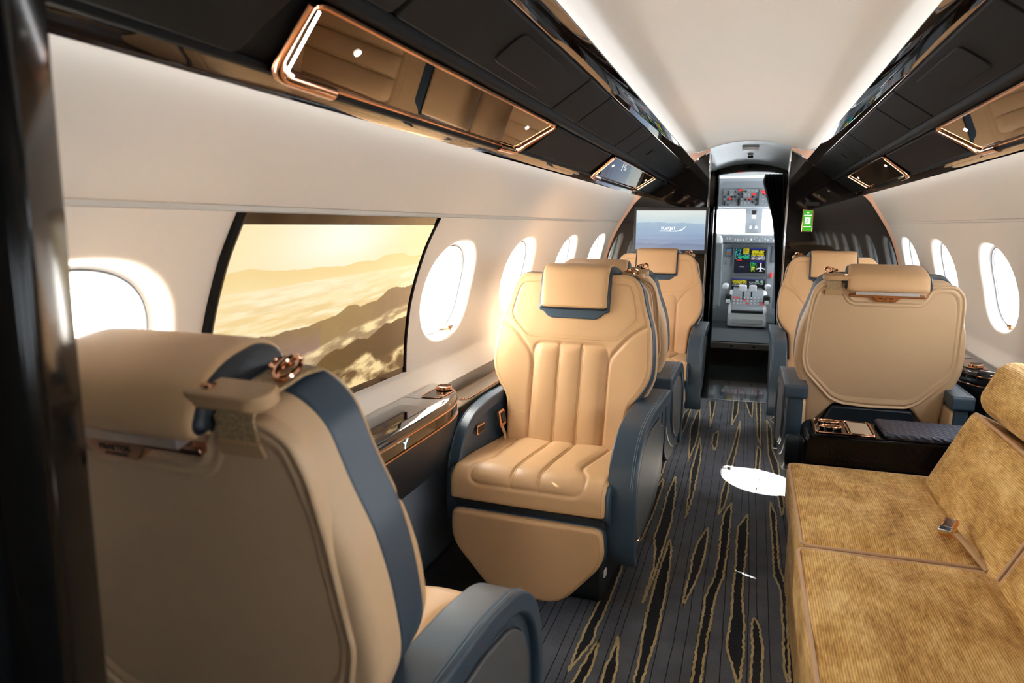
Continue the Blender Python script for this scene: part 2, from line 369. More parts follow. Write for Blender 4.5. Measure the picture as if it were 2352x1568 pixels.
# window centres (y), oval half sizes
WA, WB, WC = .235, .188, 1.04
WIN = {-1: [.865, 2.44, 3.27, 4.18, 5.06], 1: [-.80, .0, .84, 1.70, 2.56, 3.42, 4.28, 5.09]}  # two aftmost right windows are unseen, added to light the near seat's back
Y0 = -1.5
def oval(a, b, th, e=2.35):
    c, s = math.cos(th), math.sin(th); r = (abs(c / a) ** e + abs(s / b) ** e) ** (-1 / e); return r * c, r * s
NB = 18
def build_wall(side, name):
    mb = MB()
    def P(y, z, d=0):
        x = wallx(z); g = 0
        if 1.303 < z < 1.313: g = .012
        elif z <= 1.303 and z > .79: g = -.004
        return (side * (x + d + g), y, z)
    zr0, zr1 = .815, 1.265; zin = list(np.linspace(zr0, zr1, NB + 1))
    zl = [0, .15, .3, .45, .62, .66, .70, .74, .775, .79] + zin + [1.28, 1.3015, 1.3035, 1.3125, 1.3145, 1.33, 1.36, 1.39, 1.42, 1.45, 1.487, 1.52, 1.56, 1.60, 1.64]
    wins = WIN[side]; ys = []; rect = []
    hw = .30
    y = Y0
    segs = []
    for c in wins:
        a, b = c - hw, c + hw
        if a > y + 1e-6: segs.append((y, a, None))
        a = max(a, y) if a < y else a
        segs.append((a, b, c)); y = b
    if y < DB: segs.append((y, DB + .02, None))
    for a, b, c in segs:
        n = NB if c is not None else max(2, int((b - a) / .07))
        yy = np.linspace(a, b, n + 1)
        for i in range(n):
            for k in range(len(zl) - 1):
                if c is not None and zl[k] >= zr0 - 1e-9 and zl[k + 1] <= zr1 + 1e-9: continue
                mb.add([P(yy[i], zl[k]), P(yy[i + 1], zl[k]), P(yy[i + 1], zl[k + 1]), P(yy[i], zl[k + 1])], [(0, 1, 2, 3)])
        if c is None: continue
        bd = [(yy[i], zr0) for i in range(n)] + [(b, zin[i]) for i in range(NB)] + [(yy[n - i], zr1) for i in range(n)] + [(a, zin[NB - i]) for i in range(NB)]
        rings = [[P(*q) for q in bd]]
        th = [math.atan2((q[1] - WC) / WB, (q[0] - c) / WA) for q in bd]
        for f in (.35, .7, .9):
            r = []
            for q, t in zip(bd, th):
                o = oval(WA, WB, math.atan2(math.sin(t) * WB, math.cos(t) * WA)); r.append(P(q[0] * (1 - f) + (c + o[0]) * f, q[1] * (1 - f) + (WC + o[1]) * f))
            rings.append(r)
        for sc, d in ((1, 0), (.975, .0015), (.95, .006), (.93, .014), (.92, .026), (.915, .04)):
            r = []
            for t in th:
                o = oval(WA * sc, WB * sc, math.atan2(math.sin(t) * WB, math.cos(t) * WA)); r.append(P(c + o[0], WC + o[1], d))
            rings.append(r)
        L = len(bd); V = [p for r in rings for p in r]
        mb.add(V, [(k * L + i, k * L + (i + 1) % L, (k + 1) * L + (i + 1) % L, (k + 1) * L + i) for k in range(len(rings) - 1) for i in range(L)])
    o = mb.build(name, WHITE, None, True, 35)
    b = bmesh.new(); b.from_mesh(o.data); bmesh.ops.remove_doubles(b, verts=b.verts, dist=.0004); bmesh.ops.recalc_face_normals(b, faces=b.faces); b.to_mesh(o.data); b.free()
    o.data.polygons.foreach_set('use_smooth', [True] * len(o.data.polygons)); o.data.set_sharp_from_angle(angle=math.radians(35))
    tag(o, kind='structure'); return o
build_wall(-1, 'wall_left'); build_wall(1, 'wall_right')
# windows: surround frame + shade track + pane
nwin = 0
for side in (-1, 1):
    for c in WIN[side]:
        nwin += 1
        L = 64; mb = MB(); rings = []
        for sc, d in ((.925, .034), (.90, .040), (.87, .042), (.865, .046), (.84, .048), (.80, .085), (.78, .09)):
            r = []
            for k in range(L):
                o = oval(WA * sc, WB * sc, 2 * PI * k / L); z = WC + o[1]; r.append((side * (wallx(z) + d), c + o[0], z))
            rings.append(r)
        mb.add([p for r in rings for p in r], [(k * L + i, k * L + (i + 1) % L, (k + 1) * L + (i + 1) % L, (k + 1) * L + i) for k in range(len(rings) - 1) for i in range(L)])
        fr = mb.build('window_%d' % nwin, PLAST, None, True, 30); tag(fr, kind='structure')
        pts = []
        for k in range(L):
            o = oval(WA * .868, WB * .868, 2 * PI * k / L); z = WC + o[1]; pts.append((side * (wallx(z) + .040), c + o[0], z))
        tube('gasket', pts, .0022, GREYDK, fr, 6, True)
        pts = []
        for k in range(L):
            o = oval(WA * .80, WB * .80, 2 * PI * k / L); z = WC + o[1]; pts.append((side * (wallx(z) + .078), c + o[0], z))
        cp = (side * (wallx(WC) + .078), c, WC)
        mesh('pane', pts + [cp], [(i, (i + 1) % L, L) for i in range(L)], GLASS, fr)
        if side < 0 and c in (.865, 2.44, 5.06): mesh('sun_diffuser', [(p[0] - side * .012, p[1], p[2]) for p in pts] + [(cp[0] - side * .012, cp[1], cp[2])], [(i, (i + 1) % L, L) for i in range(L)], DIFFUSER, fr)  # translucent sheets added inside these panes to keep direct sun patches out
        # shade lever at the bottom forward corner
        zz = WC - WB * .72
        mb = MB(); yy = c + (WA * .42 if side > 0 else WA * .30) * (-1 if side > 0 else 1)
        mb.tube([(side * (wallx(zz) + .006), yy - .022, zz - .012), (side * (wallx(zz) + .006), yy + .022, zz - .012)], .008, 10)
        mb.box((min(side * wallx(zz), side * (wallx(zz) + .04)), yy - .006, zz - .025), (max(side * wallx(zz), side * (wallx(zz) + .04)), yy + .006, zz - .010))
        mb.build('shade_handle', ROSE, fr)

# ------------------------------------------------------------------ floor and carpet pattern (world coordinates of the woven blades)
def floor_build():
    mb = MB()
    mb.add([(-1.06, Y0, 0), (1.06, Y0, 0), (1.06, DB, 0), (-1.06, DB, 0)], [(0, 1, 2, 3)], 0)
    # thin dark lines
    x = -.98; k = 0
    while x < .99:
        ys = np.arange(Y0, DB, .012); jx = np.cumsum(rng.randn(len(ys)) * .0007); jx -= np.linspace(jx[0], jx[-1], len(ys)); jx = jx * .5
        pts = [(x + jx[i] + .012 * math.sin(ys[i] * 1.3 + k * 2.1) * (.6 if k % 3 else .1), ys[i], .0006) for i in range(len(ys))]
        mb.strip(pts, (.0016, 0, 0), 3); x += .037 + .006 * math.sin(k * 1.7); k += 1
    def blade(poly):
        P = [Vector((p[0], p[1], 0)) for p in poly]; n = len(P); R = []
        for i in range(n):
            a, b = P[i], P[(i + 1) % n]; L = (b - a).length; m_ = max(1, int(L / .012))
            for q in range(m_):
                p = a.lerp(b, q / m_); R.append(p)
        # jitter
        N = len(R); out = []
        for i in range(N):
            t = (R[(i + 1) % N] - R[i - 1]).normalized(); nn = Vector((-t.y, t.x, 0)); out.append(R[i] + nn * random.uniform(-.0022, .0022))
        b = bmesh.new(); vv = [b.verts.new((p.x, p.y, .0014)) for p in out]; f = b.faces.new(vv); bmesh.ops.triangulate(b, faces=[f]); b.verts.index_update()
        mb.add([tuple(v.co) for v in b.verts], [tuple(v.index for v in f.verts) for f in b.faces], 1); b.free()
        W = []
        for i in range(N):
            t = (out[(i + 1) % N] - out[i - 1]); nn = Vector((-t.y, t.x, 0)).normalized(); W.append(nn * random.uniform(.0030, .0046))
        pts = [Vector((p.x, p.y, .0022)) for p in out]; mb.strip(pts + [pts[0]], W + [W[0]], 2)
    for p in BLADES: blade(p)
    o = mb.build('floor', [CARPET, CNAVY, CGOLD, CLINE], None, False, fix=False); tag(o, kind='structure')
    b = bmesh.new(); b.from_mesh(o.data)
    for f in b.faces:
        if f.normal.z < 0: f.normal_flip()
    b.to_mesh(o.data); b.free()
BLADES = [
 [(-0.188,4.413),(-0.167,4.146),(-0.159,3.905),(-0.158,3.686),(-0.158,3.458),(-0.161,3.310),(-0.164,3.226),(-0.168,3.107),(-0.178,3.332),(-0.176,3.422),(-0.193,3.744),(-0.189,4.054)],
 [(-0.265,3.649),(-0.241,3.399),(-0.225,3.050),(-0.229,2.776),(-0.235,2.579),(-0.238,2.473),(-0.247,2.317),(-0.247,2.436),(-0.244,2.576),(-0.257,2.746),(-0.277,2.867),(-0.272,3.034),(-0.276,3.387)],
 [(-0.212,2.868),(-0.195,2.767),(-0.185,2.578),(-0.181,2.378),(-0.178,2.138),(-0.185,2.013),(-0.188,1.882),(-0.192,1.752),(-0.210,1.875),(-0.213,2.003),(-0.219,2.124),(-0.225,2.258),(-0.225,2.494),(-0.220,2.659)],
 [(-0.319,3.603),(-0.311,3.467),(-0.311,3.122),(-0.322,2.852),(-0.359,2.631),(-0.359,2.397),(-0.361,2.241),(-0.368,2.112),(-0.363,2.037),(-0.380,1.958),(-0.399,1.862),(-0.400,1.987),(-0.398,2.102),(-0.393,2.267),(-0.389,2.473),(-0.382,2.693),(-0.354,2.886),(-0.346,3.008),(-0.347,3.245),(-0.337,3.458)],
 [(-0.068,3.044),(-0.065,2.875),(-0.069,2.730),(-0.082,2.560),(-0.100,2.437),(-0.117,2.331),(-0.115,2.481),(-0.109,2.604),(-0.111,2.716),(-0.100,2.885)],
 [(0.040,4.889),(0.041,4.593),(0.027,4.214),(0.014,3.965),(0.002,3.742),(-0.001,3.482),(-0.011,3.306),(-0.031,3.201),(-0.029,3.473),(-0.015,3.668),(-0.017,3.955),(0.003,4.206),(0.021,4.536)],
 [(0.020,3.373),(0.022,3.211),(0.016,2.799),(0.007,2.591),(-0.014,2.435),(-0.019,2.314),(-0.024,2.190),(-0.029,2.043),(-0.030,1.936),(-0.032,1.806),(-0.054,1.799),(-0.055,1.927),(-0.053,2.118),(-0.046,2.305),(-0.045,2.440),(-0.022,2.598),(-0.014,2.789),(-0.014,3.074),(-0.008,3.227)],
 [(0.093,3.249),(0.093,3.040),(0.089,2.865),(0.079,2.633),(0.077,2.435),(0.085,2.294),(0.083,2.104),(0.074,1.971),(0.069,1.917),(0.066,1.968),(0.051,2.058),(0.037,2.112),(0.036,2.185),(0.044,2.350),(0.045,2.503),(0.051,2.733),(0.051,2.981),(0.055,3.098)],
 [(0.194,3.447),(0.213,3.277),(0.208,2.927),(0.207,2.768),(0.222,2.630),(0.223,2.485),(0.215,2.208),(0.210,2.017),(0.202,2.014),(0.198,2.086),(0.204,2.334),(0.207,2.558),(0.188,2.670),(0.189,2.819),(0.191,3.029),(0.188,3.268)],
 [(0.209,4.978),(0.231,4.765),(0.226,4.284),(0.248,4.048),(0.249,3.760),(0.253,3.398),(0.237,3.272),(0.227,3.623),(0.219,3.889),(0.202,4.191),(0.204,4.504)],
 [(0.145,4.344),(0.161,4.262),(0.149,3.864),(0.132,3.575),(0.129,3.787),(0.133,4.007)],
 [(0.116,2.346),(0.132,2.296),(0.139,2.183),(0.135,1.992),(0.129,1.861),(0.104,1.852),(0.105,1.982),(0.110,2.173),(0.108,2.302)],
 [(-0.293,2.092),(-0.279,2.005),(-0.269,1.928),(-0.266,1.856),(-0.263,1.775),(-0.294,1.765),(-0.298,1.845),(-0.299,1.917),(-0.294,2.011)],
 [(-0.345,2.055),(-0.342,1.983),(-0.340,1.915),(-0.344,1.829),(-0.347,1.756),(-0.381,1.745),(-0.377,1.818),(-0.365,1.918),(-0.356,2.002)],
 [(-0.088,4.599),(-0.085,4.450),(-0.085,4.263),(-0.093,4.164),(-0.113,4.298),(-0.115,4.488)],
 [(-0.239,5.157),(-0.220,4.884),(-0.206,4.506),(-0.207,4.265),(-0.218,4.003),(-0.222,3.902),(-0.231,4.124),(-0.260,4.590),(-0.250,4.933)],
 [(-0.182,5.382),(-0.140,5.397),(-0.138,5.034),(-0.143,4.675),(-0.158,5.027)],
 [(-0.013,5.442),(0.024,5.456),(0.020,5.090),(-0.010,4.760),(-0.012,5.079)],
 [(-0.296,5.170),(-0.297,4.977),(-0.297,4.577),(-0.310,4.275),(-0.342,4.085),(-0.335,3.695),(-0.343,3.554),(-0.336,3.366),(-0.374,3.717),(-0.366,3.951),(-0.357,4.212),(-0.333,4.461),(-0.332,4.965)],
 [(0.071,5.473),(0.125,5.492),(0.116,5.004),(0.098,5.118)],
 [(0.146,5.500),(0.177,5.511),(0.167,4.742),(0.162,4.350),(0.147,4.532)],
 [(0.243,5.534),(0.282,5.548),(0.265,5.241),(0.240,5.108)],
 [(0.263,5.086),(0.263,4.857),(0.230,4.986)],
 [(-.30,1.75),(-.27,1.2),(-.32,.5),(-.36,1.1)],[(-.05,1.7),(-.02,1.0),(-.07,.2),(-.10,.9)],[(.12,1.7),(.15,.9),(.10,0),(.07,.8)],
]

floor_build()

# ------------------------------------------------------------------ ceiling, coves, aft closure
CE = [(-.757, 1.64), (-.53, 1.712), (-.475, 1.745), (-.46, 1.79), (-.42, 1.808), (-.36, 1.803), (-.33, 1.812), (-.25, 1.836), (-.17, 1.856), (-.085, 1.870), (0, 1.876)]
CE = rnd([(p[0], p[1], 0) for p in CE], .02, 4, False); CE = CE + [Vector((-p.x, p.y, 0)) for p in reversed(CE[:-1])]
n = len(CE); mesh('ceiling', [(p.x, Y0, p.y) for p in CE] + [(p.x, DB + .02, p.y) for p in CE], [(i, i + 1, n + i + 1, n + i) for i in range(n - 1)], CEIL)['kind'] = 'structure'
ys = [Y0 + (DB - Y0) * i / 1 for i in range(2)]
tn = 0
def trim(o):
    tag(o, kind='structure'); return o
for s in (-1, 1):
    # hidden cove lamps: one washes the ceiling, one washes the wall
    nm = 'left' if s < 0 else 'right'
    b = MB(); V = [(s * .425, Y0, 1.752), (s * .412, Y0, 1.742), (s * .412, DB - .03, 1.742), (s * .425, DB - .03, 1.752)]
    b.tube([(s * .434, -.6, 1.748), (s * .434, DB - .04, 1.748)], .0045, 8)
    tag(b.build('cove_light', LEDC), 'slim white cove lamp hidden behind the %s overhead unit, washing the ceiling' % nm, 'light', 'cove lamps')
    b = MB(); b.tube([(s * .744, -.6, 1.545), (s * .744, DB - .04, 1.545)], .0050, 8)
    tag(b.build('cove_light', LED), 'slim white cove lamp hidden under the %s overhead unit, washing the side wall' % nm, 'light', 'cove lamps')
# unseen aft end of the cabin, pale tone set to bounce light forward
b = MB(); b.box((-1.08, Y0 - .05, -.02), (1.08, Y0, 1.95)); tag(b.build('wall_aft', mat('beige_bounce_panel', (.55, .45, .35), .4)), kind='structure')

# ------------------------------------------------------------------ overhead units
def ov_patch(side, ya, yb, ta, tb, off, th, m, name, parent, r=.02, bw=.004, er=.006):
    """padded panel: rounded rectangle on the slanted overhead face"""
    L = OD.length; c = [(ya, ta * L, 0), (yb, ta * L, 0), (yb, tb * L, 0), (ya, tb * L, 0)]
    out = rnd(c, r, 5)
    return prism(name, [(p.x, p.y) for p in out], lambda u, v, w_: ov(side, u, v / L, w_), off, off + th, m, parent, bw, 3)
def overhead(side):
    nm = 'left' if side < 0 else 'right'
    root = empty('overhead_unit', (0, 0, 0))
    tag(root, 'long black leather overhead service unit along the %s side of the ceiling' % nm, 'overhead unit', 'overhead units')
    sec = [(.73, 1.491), (.374, 1.732), (.380, 1.742), (.405, 1.742), (.43, 1.735), (.50, 1.70), (.70, 1.575), (.722, 1.53), (.733, 1.500)]
    n = len(sec)
    v = [(side * p[0], y, p[1]) for y in (Y0, DB - .001) for p in sec]
    f = [(i, (i + 1) % n, n + (i + 1) % n, n + i) for i in range(n)] + [tuple(range(n)), tuple(range(n, 2 * n))]
    mesh('shell', v, f, BLACKL, root, False)
    # glossy lacquer strips
    def strip(name, ta, tb, off0, off1, m, bulge=.006):
        K = 8; V = []; F = []
        for y in (Y0 + .01, DB - .002):
            for k in range(K + 1):
                q = k / K; V.append(ov(side, y, ta + (tb - ta) * q, off0 + (off1 - off0) * q + bulge * math.sin(PI * q)))
        V += [ov(side, y, t, -.003) for y in (Y0 + .01, DB - .002) for t in (ta, tb)]
        F = [(k, k + 1, K + 2 + k, K + 1 + k) for k in range(K)]; a = 2 * (K + 1)
        F += [(0, a, a + 2, K + 1), (K, a + 1, a + 3, 2 * K + 1)]
        return mesh(name, V, F, m, root)
    strip('lower_lacquer_trim', .0, .083, .004, .002, GLOSSBR, .0012)
    strip('upper_lacquer_trim', .868, 1.0, .002, .002, GLOSSBR, .0025)
    b = MB(); b.tube([ov(side, Y0, .865, .002), ov(side, DB - .002, .865, .002)], .0016, 6); b.build('rose_gold_line', ROSE, root)
    strip('centre_rail', .445, .525, .006, .004, BLACKL, .010)
    strip('lower_rail', .086, .128, .003, .003, BLACKL, .006)
    seams = [-1.45, -.45, .36, 1.10, 2.08, 2.39, 3.10, 3.43, DB - .01] if side < 0 else [-1.45, -.4, .9, 1.55, 2.52, 2.84, 3.58, 3.92, DB - .01]
    for a, c in zip(seams[:-1], seams[1:]): ov_patch(side, a + .004, c - .004, .53, .855, .001, .011, BLACKL, 'leather_panel', root, .018, .005)
    for (a, c, ta, tb) in ([(1.50, 1.86, .60, .80), (3.78, 4.12, .64, .74)] if side < 0 else [(1.86, 2.30, .60, .80), (4.20, 4.66, .64, .74)]):
        ov_patch(side, a, c, ta, tb, .010, .006, BLACKL, 'access_cover', root, .03 if c - a < .5 and tb - ta > .15 else .012, .004)
    lows = [(-1.45, .90), (2.29, 3.26), (4.78, DB - .01)] if side < 0 else [(-1.45, .6), (2.66, 3.56), (4.84, DB - .01)]
    for a, c in lows: ov_patch(side, a + .006, c - .006, .135, .435, .001, .010, BLACKL, 'leather_panel', root, .018, .005)
    return root
overhead(-1); overhead(1)
def psu(side, y0, y1, label, bright_end, lit=1.0):
    """smoked glass service panel with rose gold end frames"""
    root = empty('service_panel'); tag(root, label, 'service panel', 'smoked glass service panels')
    L = OD.length; skew = .055
    def q(y, t, off): return ov(side, y, t, off)
    def ey(y, t): return y          # slanted ends follow the photo
    c = [(y0 + .02, .13 * L, 0), (y1 - skew, .13 * L, 0), (y1, .44 * L, 0), (y0 - skew + .02, .44 * L, 0)]
    out = rnd(c, .028, 6)
    prism('smoked_glass', [(p.x, p.y) for p in out], lambda u, v, w_: ov(side, u, v / L, w_), .002, .013, MIRROR, root, .003, 2)
    fr = rnd(c, .034, 8); b = MB(); b.tube([ov(side, p.x, p.y / L, .014) for p in fr], .0048, 8, True); b.build('rose_gold_frame', ROSE, root)
    for e, ya in ((0, y0 + .02), (1, y1 - skew)):
        d = 1 if e == 0 else -1; yb = (y0 - skew + .02) if e == 0 else y1
        # end bar going up the side, then a foot along the lower edge
        pts = rnd([(yb, .43 * L, 0), (ya, .115 * L, 0), (ya + d * .17, .110 * L, 0)], .04, 8, False)
        b = MB(); b.tube([ov(side, p.x, p.y / L, .016) for p in pts], lambda t: .0065 + .008 * t, 10, flat=.8); b.build('end_bracket', ROSE, root)
        b = MB(); o = .014 * d
        pts = rnd([(yb + o * 1.4, .42 * L, 0), (ya + o * 1.4, .15 * L, 0), (ya + o * 3, .14 * L, 0)], .03, 6, False)
        b.tube([ov(side, p.x, p.y / L, .019) for p in pts], .0019 if e == bright_end else .0012, 8); b.build('light_strip', LEDW if e != bright_end else LED, root)
        # reading spot
        yy = ya + d * .13; b = MB(); c0 = ov(side, yy, .33, .0135); c1 = ov(side, yy, .33, .0155); b.tube([c0, c1], .0062, 16); b.build('reading_light', SPOTL, root)
    pts = [ov(side, y0 + .16, .105, .012), ov(side, y1 - .2, .105, .012)]
    tube('grip_rail', pts, .010, BLACKL, root, 10)
    return root
psu(-1, .96, 2.26, 'large smoked glass service panel in rose gold frame, left side above the big screen', 0)
psu(-1, 3.33, 4.80, 'small smoked glass service panel at the far end of the left overhead unit', 9)
psu(1, 1.2, 2.63, 'smoked glass service panel on the right overhead unit, cut off by the picture edge', 9)
psu(1, 3.60, 4.82, 'small smoked glass service panel at the far end of the right overhead unit', 9)

# ------------------------------------------------------------------ forward bulkhead
def bulk(s):
    zs = [1.487, 1.43, 1.364, 1.30, 1.207, 1.11, 1.02, .9, .8, .6, .3, 0]
    p = [(.27, 0), (.27, 1.800), (.31, 1.775), (.35, 1.752), (.376, 1.733), (.73, 1.491)] + [(wallx(z) + .01, z) for z in zs]
    return [(s * a, c) for a, c in p]
for s, nm in ((-1, 'left'), (1, 'right')):
    o = prism('wall_front_%s' % nm, bulk(s), lambda u, v, w_: (u, w_, v), DB, DB + .16, GLOSS, None, 0, smooth=False); tag(o, kind='structure')
    zs = list(np.linspace(1.50, .62, 30))
    b = MB()
    V = []; F = []
    for i, z in enumerate(zs):
        wd = .022 + .03 * max(0, (z - 1.44) / .06) ** 1.5
        V += [(s * (wallx(z) - wd), DB - .004, z), (s * (wallx(z) - wd), DB - .02, z), (s * (wallx(z) + .006), DB - .03, z)]
        if i: a = 3 * i; F += [(a - 3, a - 2, a + 1, a), (a - 2, a - 1, a + 2, a + 1)]
    b.add(V, F)
    b.add([(s * .27, DB - .006, 1.825), (s * .34, DB - .006, 1.80), (s * .42, DB - .006, 1.80), (s * .400, DB - .006, 1.752), (s * .374, DB - .006, 1.736), (s * .345, DB - .006, 1.765), (s * .31, DB - .006, 1.785), (s * .27, DB - .006, 1.805)], [tuple(range(8))])
    b.tube([ov(s, DB - .008, 0, .0), ov(s, DB - .008, 1, .0)], .004, 6)
    tag(b.build('trim_%d' % (1 if s < 0 else 2), COPPER), kind='structure')
    b = MB(); b.tube([(s * .27, DB - .002, 0), (s * .27, DB - .002, 1.80)], .004, 8); b.tube([(s * .272, DB + .165, 0), (s * .272, DB + .165, 1.80)], .005, 8)
    tag(b.build('trim_%d' % (3 if s < 0 else 4), CHROME), kind='structure')
# recessed slot on the right bulkhead
tag(box('vent_slot', (.385, DB - .004, 1.425), (.475, DB + .002, 1.45), BLACK, None, .002), 'small black recessed slot above the green exit sign', 'vent')
# exit sign
es = empty('exit_sign', (.4065, DB - .01, 1.322)); tag(es, 'green running man exit sign in rose gold frame on dark bulkhead', 'sign')
GREEN = mat('green_lit_sign', (.02, .25, .01), .4, emit=(.03, .25, .006), es=.6); SW = mat('white_lit_sign', (.9, .9, .9), .4, emit=(.85, 1, .85), es=.5)
box('frame', (-.036, -.004, -.078), (.036, .009, .078), ROSE, es, .004)
box('green_panel', (-.029, -.007, -.070), (.029, -.002, .070), GREEN, es, .001)
b = MB(); Yp = -.0085
def rect(b, x0, z0, x1, z1): b.box((x0, Yp, z0), (x1, Yp + .001, z1))
rect(b, -.025, .036, .025, .040); rect(b, -.025, -.042, .025, -.038); b.tube([(0, Yp, .044), (0, Yp, .060)], .0016, 6); b.tube([(-.007, Yp, .053), (0, Yp, .061), (.007, Yp, .053)], .0016, 6)
# white doorway block with green figure cut by overlaid green strokes
rect(b, -.018, -.022, .018, .024); b.build('white_pictogram', SW, es)
b = MB(); Yp = -.0100; b.tube([(-.002, Yp, .016), (-.0021, Yp, .0165)], .0042, 8)
for l in ([(-.004, Yp, .010), (-.002, Yp, -.004)], [(-.013, Yp, .002), (-.006, Yp, .010), (.004, Yp, .008), (.010, Yp, .003)], [(-.002, Yp, -.004), (.006, Yp, -.009), (.004, Yp, -.019)], [(-.003, Yp, -.004), (-.008, Yp, -.013), (-.017, Yp, -.015)]): b.tube(l, .0026, 6)
b.build('green_figure', GREEN, es)
# bulkhead television
def img_tv(u, v):
    c = mixc((222, 230, 226), (196, 214, 222), sstep(1.0, .62, v)) + 8 * (fbm(u * 3, v * 9, 4, 3)[..., None] - .5)
    for k, (h0, am, c0) in enumerate([(.70, .07, (164, 190, 210)), (.56, .08, (154, 180, 206)), (.40, .09, (146, 168, 198)), (.27, .08, (140, 155, 184)), (.15, .08, (128, 138, 165))]):
        h = h0 + am * (fbm(u * (3 + k), u * 0 + k * 5, 5, 11 + k) - .5) - .05 * u * (k < 2)
        c = np.where((v < h)[..., None], mixc(c0, (150, 168, 190), np.clip((h - v) * 3.2, 0, .5)), c)
    return c + 5 * (fbm(u * 20, v * 20, 3, 5)[..., None] - .5)
tv = empty('bulkhead_television', (-.526, DB - .03, 1.249)); tag(tv, 'flat television showing blue hills on the dark forward bulkhead behind left seat', 'television')
box('bezel', (-.268, -.004, -.166), (.268, .028, .166), mat('tv_bezel', (.02, .02, .022), .35), tv, .003)
screen('display', lambda u, v: (-.249 + .498 * u, -.006, -.142 + .284 * v), img_tv, 160, 100, tv)
LOGO = mat('white_logo', (.8, .8, .8), emit=(.95, .97, 1), es=.75)
text('logo_text', 'FLeXJeT', .029, frame_m((-.013, -.0085, .013), (1, 0, 0), (0, 0, 1)), LOGO, tv, .0004, 'CENTER', 1.05)
b = MB(); sw = [(-.078, -.008), (.05, -.008), (.078, -.003), (.10, .012), (.112, .030), (.100, .019), (.08, .003), (.05, -.004), (-.078, -.005)]
b.add([(p[0], -.0085, p[1]) for p in sw], [tuple(range(len(sw)))]); b.build('logo_swoosh', LOGO, tv)

# ------------------------------------------------------------------ vestibule and cockpit
DF = 6.9
def vault_z(x, k=0): return 1.872 - .62 * x * x
V = []; F = []
for i, y in enumerate((DB - .01, DB + .5, DF)):
    for j in range(21):
        x = -.36 + .72 * j / 20; V.append((x, y, vault_z(x) - (.045 if i == 2 else 0) * 1))
F = [(i * 21 + j, i * 21 + j + 1, (i + 1) * 21 + j + 1, (i + 1) * 21 + j) for i in range(2) for j in range(20)]
tag(mesh('ceiling_vestibule', V, F, VAULT), kind='structure')
b = MB(); b.box((-.36, DB + .16, -.02), (-.31, DF, 1.86)); b.box((.37, DB + .16, -.02), (.42, DF, 1.86)); b.box((-1.1, DB + .17, 1.3), (-.37, DB + .2, 1.95)); b.box((.42, DB + .17, 1.3), (1.1, DB + .2, 1.95)); b.box((-1.1, DB - .1, 1.90), (1.1, DF + .1, 1.93)); tag(b.build('wall_vestibule', GLOSS), kind='structure')  # outer plates and top cover are unseen, added to stop sky light leaking in
b = MB(); b.box((-.40, DB, -.03), (.44, DF + .02, .001)); tag(b.build('floor_vestibule', STONE), kind='structure')
tag(box('trim_5', (-.30, DB - .012, -.002), (.32, DB + .004, .006), CHROME, None, .002), kind='structure')
ve = box('ceiling_lamp', (-.06, DB + .35, 1.845), (.06, DB + .47, 1.862), PLAST, None, .004); tag(ve, 'small pale rectangular lamp on the vestibule vault', 'light')
ve = box('air_outlet', (-.022, DB + .85, 1.832), (.022, DB + .89, 1.85), BLACK, None, .006); tag(ve, 'small dark oval air outlet on the vestibule vault', 'vent')
# door frame: posts and arched lintel
b = MB(); b.box((-.312, DF - .03, 0), (-.262, DF + .05, 1.82)); b.box((.318, DF - .03, 0), (.372, DF + .05, 1.82))
K = 20; V = []
for y in (DF - .03, DF + .05):
    for j in range(K + 1):
        x = -.30 + .64 * j / K; zt = 1.815 - .32 * (x - .03) ** 2; V += [(x, y, zt + .05), (x, y, zt - .052)]
n = 2 * (K + 1); F = []
for j in range(K):
    a = 2 * j; F += [(a, a + 1, a + 3, a + 2), (n + a, n + a + 2, n + a + 3, n + a + 1), (a + 1, n + a + 1, n + a + 3, a + 3), (a, a + 2, n + a + 2, n + a)]
b.add(V, F); tag(b.build('door_1', GLOSS, None, False), kind='structure')
b = MB()
for x in (-.258, .314): b.tube([(x, DF - .032, .0), (x, DF - .032, 1.74)], .003, 6)
b.tube([(.345, DF - .034, 0), (.345, DF - .034, 1.75)], .006, 8); tag(b.build('trim_6', CHROME), kind='structure')
# folded black side screens in front of the posts
for x0, x1, lb in ((-.305, -.275, 'left'), (.30, .318, 'right')):
    tag(box('folding_door_leaf', (x0, DF - .35, .02), (x1, DF - .05, 1.45), GLOSS, None, .006), 'narrow glossy black folded door leaf on the %s of the vestibule' % lb, 'door leaf')
# step and cockpit floor
b = MB(); b.box((-.31, DF + .02, 0), (.37, DF + .06, .158), 0); b.box((-.31, DF + .015, .155), (.37, DF + .06, .205), 1); b.box((-.8, DF + .06, .16), (.8, 9.3, .215), 2)
tag(b.build('floor_cockpit', [BLACK, mat('brushed_metal_step', (.35, .34, .33), .35, metal=.6), GREYDK], None, False), kind='structure')
b = MB()
for x in (-.075, .125): b.tube([(x, DF + .013, .18), (x, DF + .016, .18)], .010, 12)
tag(b.build('trim_7', BLACK), kind='structure')
b = MB(); 
b.box((-.95, DF + .05, 0), (-.90, 9.4, 2.0))
x0 = .90; b.box((x0, DF + .05, 0), (x0 + .05, 9.4, 1.05)); b.box((x0, DF + .05, 1.52), (x0 + .05, 9.4, 2.0)); b.box((x0, DF + .05, 1.05), (x0 + .05, 7.5, 1.52)); b.box((x0, 8.9, 1.05), (x0 + .05, 9.4, 1.52))  # unseen opening in the right wall, added to let sky light in
b.box((-.95, DF + .05, 1.86), (.95, 9.4, 1.9))
b.box((-.9, DF + .051, .2), (-.312, DF + .07, 1.9)); b.box((.372, DF + .051, .2), (.9, DF + .07, 1.9)); b.box((-.35, DF + .052, 1.80), (.40, DF + .07, 1.9)); tag(b.build('wall_cockpit', CKWHITE, None, False), kind='structure')
